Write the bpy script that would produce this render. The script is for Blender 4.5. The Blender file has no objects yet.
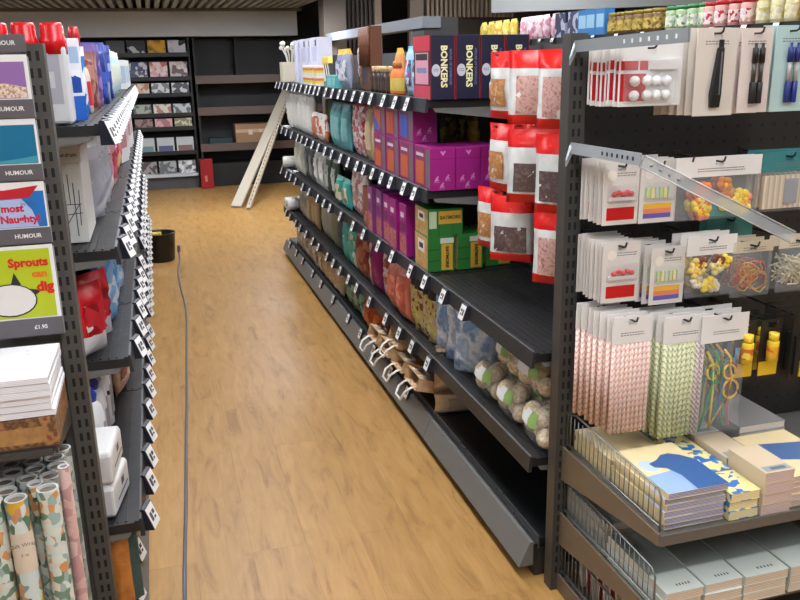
import bpy, bmesh, math, random
from mathutils import Vector, Matrix, Euler
R = random.Random(11)
PI = math.pi
COL = bpy.context.scene.collection
SC = bpy.context.scene

# ---------------------------------------------------------------- mesh builder
class MB:
    def __init__(s): s.v = []; s.f = []; s.m = []; s.sm = []
    def add(s, vs, fs, m=0, smooth=False):
        o = len(s.v); s.v += [tuple(v) for v in vs]
        for f in fs: s.f.append(tuple(i + o for i in f)); s.m.append(m); s.sm.append(smooth)
        return s
    def box(s, x0, x1, y0, y1, z0, z1, m=0):
        return s.add([(x0,y0,z0),(x1,y0,z0),(x1,y1,z0),(x0,y1,z0),(x0,y0,z1),(x1,y0,z1),(x1,y1,z1),(x0,y1,z1)],
              [(0,3,2,1),(4,5,6,7),(0,1,5,4),(1,2,6,5),(2,3,7,6),(3,0,4,7)], m)
    def cbox(s, c, d, m=0):
        return s.box(c[0]-d[0]/2,c[0]+d[0]/2,c[1]-d[1]/2,c[1]+d[1]/2,c[2]-d[2]/2,c[2]+d[2]/2,m)
    def prism(s, pts, y0, y1, m=0):      # polygon in XZ (counter-clockwise seen from -Y), extruded along Y
        n = len(pts)
        vs = [(p[0],y0,p[1]) for p in pts] + [(p[0],y1,p[1]) for p in pts]
        fs = [tuple(range(n)), tuple(range(2*n-1, n-1, -1))] + [(i, i+n, (i+1)%n+n, (i+1)%n) for i in range(n)]
        return s.add(vs, fs, m)
    def prismx(s, pts, x0, x1, m=0):     # polygon in YZ, extruded along X
        n = len(pts)
        vs = [(x0,p[0],p[1]) for p in pts] + [(x1,p[0],p[1]) for p in pts]
        fs = [tuple(range(n-1,-1,-1)), tuple(range(n, 2*n))] + [(i, (i+1)%n, (i+1)%n+n, i+n) for i in range(n)]
        return s.add(vs, fs, m)
    def lathe(s, prof, n=16, m=0, c=(0,0,0), caps=True, smooth=True):
        vs = []; fs = []
        for r, z in prof:
            for k in range(n):
                a = 2*PI*k/n; vs.append((c[0]+r*math.cos(a), c[1]+r*math.sin(a), c[2]+z))
        for j in range(len(prof)-1):
            for k in range(n):
                fs.append((j*n+k, j*n+(k+1)%n, (j+1)*n+(k+1)%n, (j+1)*n+k))
        s.add(vs, fs, m, smooth)
        if caps:
            o = len(s.v) - len(vs)
            s.f.append(tuple(o+k for k in range(n-1,-1,-1))); s.m.append(m); s.sm.append(False)
            o2 = o + (len(prof)-1)*n
            s.f.append(tuple(o2+k for k in range(n))); s.m.append(m); s.sm.append(False)
        return s
    def tube(s, path, r, n=6, m=0, smooth=True):
        path = [Vector(p) for p in path]; vs = []; fs = []
        up = Vector((0,0,1))
        for i, p in enumerate(path):
            d = (path[min(i+1,len(path)-1)] - path[max(i-1,0)]).normalized()
            a = d.cross(up if abs(d.z) < .9 else Vector((1,0,0))).normalized(); b = a.cross(d).normalized()
            for k in range(n):
                t = 2*PI*k/n; vs.append(p + a*r*math.cos(t) + b*r*math.sin(t))
        for j in range(len(path)-1):
            for k in range(n): fs.append((j*n+k, j*n+(k+1)%n, (j+1)*n+(k+1)%n, (j+1)*n+k))
        fs.append(tuple(range(n-1,-1,-1))); o=(len(path)-1)*n; fs.append(tuple(o+k for k in range(n)))
        return s.add(vs, fs, m, smooth)
    def loft(s, secs, m=0, smooth=True, caps=True):   # list of rings with equal counts
        n = len(secs[0]); vs = [p for q in secs for p in q]; fs = []
        for j in range(len(secs)-1):
            for k in range(n): fs.append((j*n+k, j*n+(k+1)%n, (j+1)*n+(k+1)%n, (j+1)*n+k))
        if caps: fs.append(tuple(range(n-1,-1,-1))); o=(len(secs)-1)*n; fs.append(tuple(o+k for k in range(n)))
        return s.add(vs, fs, m, smooth)
    def sphere(s, c, r, m=0, n=12, sq=(1,1,1)):
        h = n//2; prof=[]
        for j in range(h+1):
            t = PI*j/h - PI/2; prof.append((max(r*math.cos(t),1e-5), r*math.sin(t)*sq[2]))
        return s.lathe(prof, n, m, c, caps=False)
    def xf(s, M):
        s.v = [tuple(M @ Vector(v)) for v in s.v]; return s
    def build(s, name, mats, parent=None, loc=None, rot=None, bevel=0, label=None):
        me = bpy.data.meshes.new(name); me.from_pydata(s.v, [], s.f)
        if not isinstance(mats, (list, tuple)): mats = [mats]
        for q in mats: me.materials.append(q)
        for p, mi, sm in zip(me.polygons, s.m, s.sm): p.material_index = mi; p.use_smooth = sm
        me.update()
        bm = bmesh.new(); bm.from_mesh(me); bmesh.ops.recalc_face_normals(bm, faces=bm.faces); bm.to_mesh(me); bm.free()
        o = bpy.data.objects.new(name, me); COL.objects.link(o)
        if parent: o.parent = parent
        if loc: o.location = loc
        if rot: o.rotation_euler = rot
        if bevel:
            b = o.modifiers.new('bevel','BEVEL'); b.width = bevel; b.segments = 2; b.limit_method = 'ANGLE'
        if label: o['label'] = label
        return o

def tag(o, label, cat, group=None, kind=None):
    o['label'] = label; o['category'] = cat
    if group: o['group'] = group
    if kind: o['kind'] = kind
    return o
def thing(name, label, cat, loc=(0,0,0), rz=0, group=None):
    o = bpy.data.objects.new(name, None); COL.objects.link(o); o.empty_display_size = .05
    o.location = loc; o.rotation_euler = (0,0,rz)
    return tag(o, label, cat, group)
def struct(o): o['kind'] = 'structure'; return o
def dup(r, loc, rz=None, label=None):
    c = r.copy(); COL.objects.link(c); c.location = loc
    if rz is not None: c.rotation_euler = (0,0,rz)
    if label: c['label'] = label
    for ch in list(r.children):
        d = ch.copy(); COL.objects.link(d); d.parent = c
        for g in list(ch.children):
            e = g.copy(); COL.objects.link(e); e.parent = d
    return c
ORD = ['first','second','third','fourth','fifth','sixth','seventh','eighth','ninth','tenth','eleventh','twelfth','thirteenth','fourteenth']
def row(proto, spots, fmt, group=None):
    """proto stands at the first spot, copies at the rest; each gets its own label; spot = (x,y,z,rz)"""
    out = []
    for i, p in enumerate(spots):
        lab = fmt.format(o=ORD[i])
        if i == 0:
            proto.location = p[:3]; proto.rotation_euler = (0,0,p[3]); proto['label'] = lab; o = proto
        else: o = dup(proto, p[:3], p[3], lab)
        if group and len(spots) > 1: o['group'] = group
        out.append(o)
    return out

# ---------------------------------------------------------------- materials
MATS = {}
def lin(c):
    return tuple(((x/255)/12.92 if x/255 <= .04045 else ((x/255+.055)/1.055)**2.4) for x in c) + (1,)
def P(rgb, rough=.5, metal=0, spec=.5, name=None):
    k = ('P',rgb,rough,metal,spec)
    if k in MATS: return MATS[k]
    m = bpy.data.materials.new(name or 'plain_%d_%d_%d'%rgb); m.use_nodes = True
    b = m.node_tree.nodes['Principled BSDF']; b.inputs['Base Color'].default_value = lin(rgb)
    b.inputs['Roughness'].default_value = rough; b.inputs['Metallic'].default_value = metal
    b.inputs['Specular IOR Level'].default_value = spec
    # faint procedural mottling so that no surface is perfectly uniform
    nt = m.node_tree; n = nt.nodes.new('ShaderNodeTexNoise'); n.inputs['Scale'].default_value = 30
    tc = nt.nodes.new('ShaderNodeTexCoord'); nt.links.new(tc.outputs['Object'], n.inputs['Vector'])
    mr = nt.nodes.new('ShaderNodeMapRange'); mr.inputs[3].default_value = max(rough-.07,0.02); mr.inputs[4].default_value = min(rough+.07,1)
    nt.links.new(n.outputs['Fac'], mr.inputs[0]); nt.links.new(mr.outputs[0], b.inputs['Roughness'])
    MATS[k] = m; return m
def PAT(cols, scale=30, kind='voronoi', rough=.4, stretch=(1,1,1), wob=0, bump=0):
    k = ('T',tuple(cols),scale,kind,rough,stretch,wob,bump)
    if k in MATS: return MATS[k]
    m = bpy.data.materials.new('print_%s_%d'%(kind,len(MATS))); m.use_nodes = True
    nt = m.node_tree; L = nt.links; N = nt.nodes; b = N['Principled BSDF']; b.inputs['Roughness'].default_value = rough
    tc = N.new('ShaderNodeTexCoord'); oi = N.new('ShaderNodeObjectInfo'); mp = N.new('ShaderNodeMapping')
    mu = N.new('ShaderNodeMath'); mu.operation='MULTIPLY'; mu.inputs[1].default_value = 3.7
    L.new(oi.outputs['Random'], mu.inputs[0]); ad = N.new('ShaderNodeVectorMath'); ad.operation='ADD'
    cb = N.new('ShaderNodeCombineXYZ'); L.new(mu.outputs[0], cb.inputs[0]); L.new(mu.outputs[0], cb.inputs[2])
    L.new(tc.outputs['Object'], ad.inputs[0])
    if kind in ('voronoi','noise'): L.new(cb.outputs[0], ad.inputs[1])
    else: ad.inputs[1].default_value = (0,0,0)
    mp.inputs['Scale'].default_value = stretch; L.new(ad.outputs[0], mp.inputs[0])
    if kind == 'voronoi':
        t = N.new('ShaderNodeTexVoronoi'); t.inputs['Scale'].default_value = scale; L.new(mp.outputs[0], t.inputs['Vector'])
        sp = N.new('ShaderNodeSeparateColor'); L.new(t.outputs['Color'], sp.inputs[0]); out = sp.outputs[0]
    elif kind == 'noise':
        t = N.new('ShaderNodeTexNoise'); t.inputs['Scale'].default_value = scale; t.inputs['Detail'].default_value = 4; L.new(mp.outputs[0], t.inputs['Vector'])
        mr = N.new('ShaderNodeMapRange'); mr.inputs[1].default_value=.28; mr.inputs[2].default_value=.72; L.new(t.outputs['Fac'], mr.inputs[0]); out = mr.outputs[0]
    elif kind == 'chevron':   # zig-zag rows in the XZ plane
        sx = N.new('ShaderNodeSeparateXYZ'); L.new(mp.outputs[0], sx.inputs[0])
        pp = N.new('ShaderNodeMath'); pp.operation='PINGPONG'; pp.inputs[1].default_value = .006; L.new(sx.outputs[0], pp.inputs[0])
        pm = N.new('ShaderNodeMath'); pm.operation='MULTIPLY'; pm.inputs[1].default_value=1.7
        a = N.new('ShaderNodeMath'); a.operation='ADD'; L.new(sx.outputs[2], a.inputs[0]); L.new(pp.outputs[0], pm.inputs[0]); L.new(pm.outputs[0], a.inputs[1])
        s2 = N.new('ShaderNodeMath'); s2.operation='MULTIPLY'; s2.inputs[1].default_value = scale; L.new(a.outputs[0], s2.inputs[0])
        fr = N.new('ShaderNodeMath'); fr.operation='FRACT'; L.new(s2.outputs[0], fr.inputs[0]); out = fr.outputs[0]
    else:   # bands along Z ('bandz'), X ('bandx') or Y ('bandy')
        sx = N.new('ShaderNodeSeparateXYZ'); L.new(mp.outputs[0], sx.inputs[0])
        s2 = N.new('ShaderNodeMath'); s2.operation='MULTIPLY'; s2.inputs[1].default_value = scale
        L.new(sx.outputs[{'bandx':0,'bandy':1,'bandz':2}[kind]], s2.inputs[0])
        fr = N.new('ShaderNodeMath'); fr.operation='FRACT'; L.new(s2.outputs[0], fr.inputs[0]); out = fr.outputs[0]
    cr = N.new('ShaderNodeValToRGB'); cr.color_ramp.interpolation = 'LINEAR' if kind=='noise' else 'CONSTANT'
    e = cr.color_ramp.elements
    while len(e) < len(cols): e.new(.5)
    for i, c in enumerate(cols):
        e[i].position = i/len(cols) if kind!='noise' else i/(max(len(cols)-1,1)); e[i].color = lin(c)
    L.new(out, cr.inputs[0]); L.new(cr.outputs[0], b.inputs['Base Color'])
    if bump:
        bp = N.new('ShaderNodeBump'); bp.inputs['Strength'].default_value = bump; bp.inputs['Distance'].default_value=.004
        nn = N.new('ShaderNodeTexNoise'); nn.inputs['Scale'].default_value = 45; L.new(tc.outputs['Object'], nn.inputs['Vector'])
        L.new(nn.outputs['Fac'], bp.inputs['Height']); L.new(bp.outputs[0], b.inputs['Normal'])
    MATS[k] = m; return m
def FILM(rgb=(235,240,245), alpha=.25, rough=.15, bump=.5):
    k = ('F',rgb,alpha,rough)
    if k in MATS: return MATS[k]
    m = bpy.data.materials.new('clear_film'); m.use_nodes = True; nt=m.node_tree; N=nt.nodes; L=nt.links
    b = N['Principled BSDF']; b.inputs['Base Color'].default_value = lin(rgb); b.inputs['Roughness'].default_value = rough
    b.inputs['Specular IOR Level'].default_value = .8
    tr = N.new('ShaderNodeBsdfTransparent'); mx = N.new('ShaderNodeMixShader'); mx.inputs[0].default_value = alpha
    L.new(tr.outputs[0], mx.inputs[1]); L.new(b.outputs[0], mx.inputs[2]); L.new(mx.outputs[0], N['Material Output'].inputs['Surface'])
    tc = N.new('ShaderNodeTexCoord'); nn = N.new('ShaderNodeTexNoise'); nn.inputs['Scale'].default_value = 35; nn.inputs['Detail'].default_value=3
    L.new(tc.outputs['Object'], nn.inputs['Vector']); bp = N.new('ShaderNodeBump'); bp.inputs['Strength'].default_value = bump; bp.inputs['Distance'].default_value=.01
    L.new(nn.outputs['Fac'], bp.inputs['Height']); L.new(bp.outputs[0], b.inputs['Normal'])
    MATS[k] = m; return m
def EMIT(rgb, s):
    m = bpy.data.materials.new('lamp_glow'); m.use_nodes = True
    b = m.node_tree.nodes['Principled BSDF']; b.inputs['Base Color'].default_value=lin(rgb)
    b.inputs['Emission Color'].default_value = lin(rgb); b.inputs['Emission Strength'].default_value = s
    return m
def floor_mat():
    m = bpy.data.materials.new('oak_vinyl_planks'); m.use_nodes = True; nt=m.node_tree; N=nt.nodes; L=nt.links; b=N['Principled BSDF']
    tc = N.new('ShaderNodeTexCoord'); sx = N.new('ShaderNodeSeparateXYZ'); L.new(tc.outputs['Object'], sx.inputs[0])
    cb = N.new('ShaderNodeCombineXYZ'); L.new(sx.outputs[1], cb.inputs[0]); L.new(sx.outputs[0], cb.inputs[1])
    br = N.new('ShaderNodeTexBrick'); br.inputs['Scale'].default_value = 1; br.inputs['Brick Width'].default_value = 1.22; br.inputs['Row Height'].default_value = .18
    br.inputs['Mortar Size'].default_value = .0012; br.inputs['Mortar Smooth'].default_value=.3; br.offset = .37; br.inputs['Bias'].default_value = 0
    br.inputs['Color1'].default_value = (0,0,0,1); br.inputs['Color2'].default_value = (1,1,1,1); br.inputs['Mortar'].default_value=(.5,.5,.5,1)
    L.new(cb.outputs[0], br.inputs['Vector'])
    off = N.new('ShaderNodeVectorMath'); off.operation='MULTIPLY_ADD'; off.inputs[1].default_value=(9,9,9); L.new(br.outputs['Color'], off.inputs[0])
    mp = N.new('ShaderNodeMapping'); mp.inputs['Scale'].default_value=(3.2,15,1); L.new(cb.outputs[0], mp.inputs[0]); L.new(mp.outputs[0], off.inputs[2])
    n1 = N.new('ShaderNodeTexNoise'); n1.inputs['Scale'].default_value=1.3; n1.inputs['Detail'].default_value=6; n1.inputs['Roughness'].default_value=.6; n1.inputs['Distortion'].default_value=.8
    L.new(off.outputs[0], n1.inputs['Vector'])
    mp2 = N.new('ShaderNodeMapping'); mp2.inputs['Scale'].default_value=(4,90,1); L.new(cb.outputs[0], mp2.inputs[0])
    n2 = N.new('ShaderNodeTexNoise'); n2.inputs['Scale'].default_value=1; n2.inputs['Detail'].default_value=3; L.new(mp2.outputs[0], n2.inputs['Vector'])
    cr = N.new('ShaderNodeValToRGB'); e=cr.color_ramp.elements
    e[0].position=.25; e[0].color=lin((136,97,54)); e[1].position=.75; e[1].color=lin((187,145,88))
    q=e.new(.45); q.color=lin((172,130,73))
    L.new(n1.outputs['Fac'], cr.inputs[0])
    mx = N.new('ShaderNodeMix'); mx.data_type='RGBA'; mx.blend_type='MULTIPLY'; mx.inputs[0].default_value=.22
    L.new(cr.outputs[0], mx.inputs[6]); cr2=N.new('ShaderNodeValToRGB'); cr2.color_ramp.elements[0].position=.3; cr2.color_ramp.elements[0].color=(.62,.6,.58,1); cr2.color_ramp.elements[1].position=.6
    L.new(n2.outputs['Fac'], cr2.inputs[0]); L.new(cr2.outputs[0], mx.inputs[7])
    mx2 = N.new('ShaderNodeMix'); mx2.data_type='RGBA'; mx2.blend_type='MULTIPLY'; mx2.inputs[7].default_value=(.84,.81,.78,1)
    L.new(br.outputs['Fac'], mx2.inputs[0]); L.new(mx.outputs[2], mx2.inputs[6])
    tn = N.new('ShaderNodeMix'); tn.data_type='RGBA'; tn.blend_type='MULTIPLY'; tn.inputs[0].default_value=.10
    L.new(mx2.outputs[2], tn.inputs[6]); L.new(br.outputs['Color'], tn.inputs[7]); L.new(tn.outputs[2], b.inputs['Base Color'])
    b.inputs['Roughness'].default_value=.42; b.inputs['Specular IOR Level'].default_value=.4
    return m

# common finishes
GREY = P((84,84,82),.45); DGREY = P((58,58,56),.5); BLACK = P((24,24,25),.45); SOOT = P((16,16,17),.6)
BROWNGREY = P((96,88,78),.45); STEEL = P((150,154,156),.35,.6); LSTEEL = P((178,186,190),.35,.3)
WHITE = P((226,226,222),.45); OFFW = P((214,210,200),.5); CREAM = P((222,205,160),.5); INK = P((36,36,40),.5)
RED = P((196,22,24),.35); DRED=P((130,18,24),.4); MAG = P((150,26,118),.4); LMAG=P((205,130,190),.4); NAVY = P((15,18,48),.4)
GREEN=P((44,116,48),.45); DGREEN=P((30,84,40),.45); YEL=P((232,196,40),.4); OCHRE=P((204,160,56),.5); TAN=P((176,142,104),.6)
KRAFT=P((150,116,84),.75); TEAL=P((60,140,140),.5); BLUE=P((42,92,170),.4); LBLUE=P((140,190,220),.45); ORANGE=P((222,120,50),.5)
CLEAR=FILM(); CLEARD=FILM((200,205,210),.12,.2)
DARKHOLDER = P((30,34,46),.5); PINKP=P((205,105,130),.5); PURP=P((110,70,130),.45)
TICKET = P((232,232,230),.5)
def rz(d): return math.radians(d)
F_AISLE_L = -PI/2       # right hand gondola: front looks towards -X
F_AISLE_R = PI/2        # left hand gondola: front looks towards +X

_TX = {}
def text(s, size, mat, parent, loc, rot=(PI/2,0,0), name='lettering', bold=0, align='CENTER'):
    k = (s, size, bold, align)
    if k not in _TX:
        cu = bpy.data.curves.new('lettering','FONT'); cu.body = s; cu.size = size; cu.align_x = align; cu.align_y='CENTER'; cu.extrude=.0002; cu.offset = bold
        cu.resolution_u = 2
        ob = bpy.data.objects.new('tmp', cu); COL.objects.link(ob); bpy.context.view_layer.update()
        me = bpy.data.meshes.new_from_object(ob.evaluated_get(bpy.context.evaluated_depsgraph_get()))
        bpy.data.objects.remove(ob); _TX[k] = me
    me = _TX[k].copy(); me.materials.clear(); me.materials.append(mat)
    o = bpy.data.objects.new(name, me); COL.objects.link(o); o.parent = parent; o.location = loc; o.rotation_euler = rot
    return o

# ---------------------------------------------------------------- camera
FW = None
def camera():
    f, yaw, pitch, roll = 826.226, 0.280300237, 0.281126474, -0.0190061415
    cy, sy, cp, sp = math.cos(yaw), math.sin(yaw), math.cos(pitch), math.sin(pitch)
    fw = Vector((sy*cp, cy*cp, -sp)); rt = Vector((cy,-sy,0)); up = rt.cross(fw)
    c, s = math.cos(roll), math.sin(roll)
    r2 = c*rt + s*up; u2 = -s*rt + c*up
    cam = bpy.data.cameras.new('camera'); cam.sensor_width = 36; cam.lens = f/800*36; cam.clip_start=.05
    o = bpy.data.objects.new('camera', cam); COL.objects.link(o)
    M = Matrix((r2, u2, -fw)).transposed().to_4x4(); M.translation = (0,0,1.55)
    o.matrix_world = M; SC.camera = o
camera()

# ---------------------------------------------------------------- the setting
WALLG = P((150,153,158),.7); BAND = P((198,206,216),.65); SLATD = P((74,66,58),.6); SLATL = P((150,132,112),.6)
def setting():
    struct(MB().box(-3.2,7.2,-2.6,12.0,-.05,0).build('floor', floor_mat()))
    struct(MB().box(-3.2,7.2,11.9,12.0,0,2.9).build('wall_back', P((40,38,37),.7)))
    struct(MB().box(-3.2,-3.1,-2.6,11.9,0,2.9).build('wall_left', WALLG))
    struct(MB().box(7.1,7.2,-2.6,11.9,0,2.9).build('wall_right', WALLG))
    struct(MB().box(-3.1,7.1,-2.6,-2.5,0,2.9).build('wall_front', WALLG))
    struct(MB().box(-3.2,7.2,-2.6,12.0,2.9,2.95).build('ceiling', P((190,190,188),.8)))
    struct(MB().box(-3.1,1.9,11.16,11.9,1.9,2.2).build('trim_1', BAND))          # pale boxed-in band over the back shelves
    m = MB().box(-3.1,1.95,8.6,11.9,2.3,2.34,0)
    x = -3.06
    while x < 1.9: m.box(x,x+.05,8.6,11.9,2.225,2.3,1); x += .1
    struct(m.build('trim_2', [P((62,62,62),.7), P((164,172,182),.6)]))           # slatted lowered ceiling
    struct(MB().box(-3.1,1.95,11.02,11.16,2.195,2.225).build('trim_3', P((100,94,88),.6)))
    m = MB().box(1.92,2.17,9.5,9.8,0,2.9,0)
    struct(m.build('trim_4', P((104,94,84),.6)))                               # square pillar
    m = MB().box(2.17,2.62,9.7,9.76,0,2.9,0)
    for k in range(7): m.box(2.18+k*.05,2.205+k*.05,9.66,9.7,0,2.9,1)
    m.box(2.54,2.62,9.64,9.7,0,2.9,2)
    struct(m.build('trim_5', [P((44,38,34),.7), P((64,54,47),.6), P((140,124,108),.6)]))  # dark slatted cladding beside the pillar
    m = MB().box(2.92,4.6,9.56,9.62,0,2.9,0).box(2.92,3.08,9.5,9.56,0,2.9,2)
    for k in range(20): m.box(3.12+k*.055,3.15+k*.055,9.5,9.56,2.03,2.9,1)
    struct(m.build('trim_6', [P((52,46,40),.7), P((140,124,106),.6), P((122,108,94),.6)]))
    # pale bulkhead running over the far right hand shelving
    a, b = Vector((3.5,8.5)), Vector((5.35,7.0)); d=(b-a).normalized(); n=Vector((-d.y,d.x))*.12; b2=b+d*1.2
    pts=[a,b2,b2+n,a+n]
    struct(MB().add([(p.x,p.y,2.02) for p in pts]+[(p.x,p.y,2.9) for p in pts],[(0,1,2,3),(7,6,5,4),(0,4,5,1),(1,5,6,2),(2,6,7,3),(3,7,4,0)]).build('trim_7', P((150,152,152),.65)))
    struct(MB().box(1.93,2.07,5.98,9.5,1.78,1.86).build('trim_8', P((128,134,142),.55)))  # grey rail
    LG = EMIT((246,249,255), 8.5); LG2 = EMIT((240,246,255), 70); FR = P((210,210,208),.5)
    def panel(x,y,z,w,l,g,lab):
        t = thing('ceiling_light', lab, 'light', (x,y,z), 0, 'flat ceiling panel lights')
        MB().box(-w/2-.02,w/2+.02,-l/2-.02,l/2+.02,-.01,.0).box(-w/2-.02,w/2+.02,-l/2-.02,-l/2,-.03,-.01).box(-w/2-.02,w/2+.02,l/2,l/2+.02,-.03,-.01)\
            .box(-w/2-.02,-w/2,-l/2,l/2,-.03,-.01).box(w/2,w/2+.02,-l/2,l/2,-.03,-.01).build('frame', FR, t)
        MB().box(-w/2,w/2,-l/2,l/2,-.025,-.012).build('diffuser', g, t)
    for i,(x,y) in enumerate([(.42,-1.4),(.42,.2),(.42,1.8),(.42,3.4),(.42,5.0),(.42,6.4),(2.5,-.4),(2.5,2.0),(2.5,4.4),(2.5,6.8),(-1.9,-.2),(-1.9,2.6),(-1.9,5.4),(4.8,1.2),(4.8,4.2),(3.6,7.9)]):  # last panel is added to brighten the slatted wall at far right
        panel(x,y,2.9,.6,1.2,LG,'flat white ceiling panel light over the shop shelves')
    panel(1.35,8.85,2.225,.4,.4,LG2,'small panel light in the slatted ceiling near the pillar')
    panel(-.6,8.85,2.225,.3,.3,EMIT((240,246,255),60),'added small panel light over the magazine rack, brightening the pale band')  # added lamp, lifts the left part of the pale band
    struct(MB().box(1.95,2.21,6.0,6.3,1.725,1.857).build('trim_9', P((58,60,58),.55)))
setting()

# ---------------------------------------------------------------- shelving runs
ZL = {1:1.41, 2:1.07, 3:.74, 4:.41, 5:.135}
SHELFM = P((31,31,32),.45); STRIPM = P((40,42,44),.45); FASCIA = P((106,106,104),.4,0,.5); DECK = P((30,32,33),.4)
def rz(d): return math.radians(d)
def tag_mesh(d):
    """price ticket in a tilted dark holder, front towards -d*X"""
    m = MB(); w=.024
    a=[(0,-.028),(-.030,-.027),(-.012,.024),(-.004,.026),(0,.022)]
    pts=[(p[0]*d, p[1]) for p in a]
    if d>0: pts=pts[::-1]
    m.prism(pts,-w,w,0)
    f=[(-.0302*d-.0006*d,-.0255),(-.0124*d-.0006*d,.0225)]
    m.add([(f[0][0],-w+.002,f[0][1]),(f[0][0],w-.002,f[0][1]),(f[1][0],w-.002,f[1][1]),(f[1][0],-w+.002,f[1][1])],[(0,1,2,3)],1)
    for (u0,u1,v0,v1) in ((-.6,-.1,.30,.72),(.05,.6,.52,.72),(.05,.5,.30,.42)):
        q=[]
        for u,v in ((u0,v0),(u1,v0),(u1,v1),(u0,v1)):
            q.append((f[0][0]+(f[1][0]-f[0][0])*v-.0005*d, u*w, f[0][1]+(f[1][1]-f[0][1])*v))
        m.add(q,[(0,1,2,3)],2)
    return m
def gondola(name,label,xf,d,y0,nb,bay,levels,tags,spine_z=1.6,off={},bo=0,ts=1):
    """xf = x of the shelf fronts, d=+1 when the shelves run back towards +X"""
    X=lambda u: xf+d*u
    def bx(m,u0,u1,ya,yb,za,zb,mi=0):
        a,b=sorted((X(u0),X(u1))); return m.box(a,b,ya,yb,za,zb,mi)
    t = thing(name,label,'shelving',(0,0,0))
    for k in range(nb):
        ya,yb=y0+k*bay,y0+(k+1)*bay
        bx(MB(),.455,.48,ya+.012,yb-.012,.1,spine_z).build('back_panel',P((72,72,72),.5),t)
        m=MB(); pts=[(X(bo-.035),.045),(X(bo),.125),(X(bo+.012),.125),(X(bo+.012),.045)]
        if d<0: pts=pts[::-1]
        m.prism(pts,ya+.002,yb-.002,0)
        bx(m,bo+.012,bo+.026,ya+.002,yb-.002,.06,.117,1); bx(m,bo+.026,bo+.031,ya+.002,yb-.002,.1,.142,2)
        m.build('base_fascia',[FASCIA,BLACK,P((120,122,122),.3,.7)],t)
        bx(MB(),bo+.032,.455,ya+.003,yb-.003,.11,.133).build('base_deck',DECK,t)
    bx(MB(),bo+.02,.46,y0+.01,y0+nb*bay-.01,0,.1).build('kick_plinth',P((52,46,40),.6),t)
    bx(MB(),.455,.94,y0+.01,y0+nb*bay-.01,0,.13).build('rear_base',P((60,58,55),.6),t)
    for k in range(nb+1):
        m=bx(MB(),.44,.495,y0+k*bay-.012,y0+k*bay+.012,.1,spine_z+.01)
        m.build('upright',P((66,66,64),.45),t)
    for lev,ks in levels.items():
        z=ZL[lev]
        for k in ks:
            ya,yb=y0+k*bay+.004+(off.get(lev,0) if k==0 else 0),y0+(k+1)*bay-.004
            m=MB(); bx(m,.0,.44,ya,yb,z-.03,z-.012,0); bx(m,.0,.012,ya,yb,z-.012,z+.0,0)
            bx(m,.012,.44,ya,yb,z-.012,z-.004,0)
            n=18
            for j in range(n): bx(m,.03+j*.022,.036+j*.022,ya+.01,yb-.01,z-.004,z-.001,0)
            s=m.build('shelf',SHELFM,t)
            for yy in (ya+.001,yb-.004):
                pts=[(X(.02),z-.031),(X(.44),z-.031),(X(.44),z-.085),(X(.36),z-.085),(X(.03),z-.045)]
                if d>0: pts=pts[::-1]
                MB().prism(pts,yy,yy+.003).build('shelf_bracket',P((112,112,110),.45),s)
            m=MB(); pts=[(X(-.012),z-.046),(X(-.006),z+.004),(X(0),z+.006),(X(0),z-.046)]
            if d<0: pts=pts[::-1]
            m.prism(pts,ya,yb); m.build('price_rail',STRIPM,s)
            for (lv,yy) in tags:
                if lv==lev and ya<yy<yb:
                    key=('tag',d)
                    if key not in MATS:
                        o=tag_mesh(d).build('price_tag',[DARKHOLDER,TICKET,P((70,70,74),.5)],s); MATS[key]=o; o.location=(X(-.008),yy,z-.02); o.scale=(ts,ts,ts); o.rotation_euler=(0,0,rz(-16) if d<0 else 0)
                    else:
                        o=MATS[key].copy(); COL.objects.link(o); o.parent=s; o.location=(X(-.008),yy,z-.02); o.scale=(ts,ts,ts); o.rotation_euler=(0,0,rz(-16) if d<0 else 0)
    # tags on the base rail
    for (lv,yy) in tags:
        if lv==5:
            o=MATS[('tag',d)].copy(); COL.objects.link(o); o.parent=t; o.location=(X(bo+.008),yy,.128); o.scale=(ts,ts,ts); o.rotation_euler=(0,0,rz(-16) if d<0 else 0)
    return t
tr=[]
def spread(lv,a,b,step,jit=.03):
    y=a
    while y<b: tr.append((lv,y)); y+=step*R.uniform(.75,1.3)
spread(1,3.18,6.8,.17); spread(2,3.1,6.8,.19); spread(3,2.55,6.8,.24); spread(4,2.95,6.8,.24); spread(5,3.3,6.8,.33)
RG = gondola('shelving_run','long dark grey shop shelving run right of the wood floor aisle, full of pet goods',.985,1,2.03,5,.965,
        {1:range(1,5),2:range(1,5),3:range(0,5),4:range(0,5)},tr)
tr=[]
def dense(lv,a,b,st):
    y=a
    while y<b: tr.append((lv,y)); y+=st*R.uniform(.85,1.2)
dense(1,2.16,6.8,.13); dense(2,2.1,6.8,.19); dense(3,2.1,6.8,.2); dense(4,2.1,6.8,.17); dense(5,2.16,6.8,.21)
LGN = gondola('shelving_run','dark grey shop shelving run left of the aisle with rows of price tags',-.135,-1,2.03,5,.965,
        {1:range(0,5),2:range(0,5),3:range(0,5),4:range(0,5)},tr,off={1:.26,2:.32,3:.36,4:.0},bo=.045,ts=1.18)
# peg hooks with bags on the first bay of the right hand run
def hook_mesh(L,r=.0028):
    return MB().tube([(0,0,0),(0,-L+.012,0),(0,-L+.004,.004),(0,-L,.014)],r,6).box(-.012,.012,-.004,.0,-.008,.01)

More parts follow.
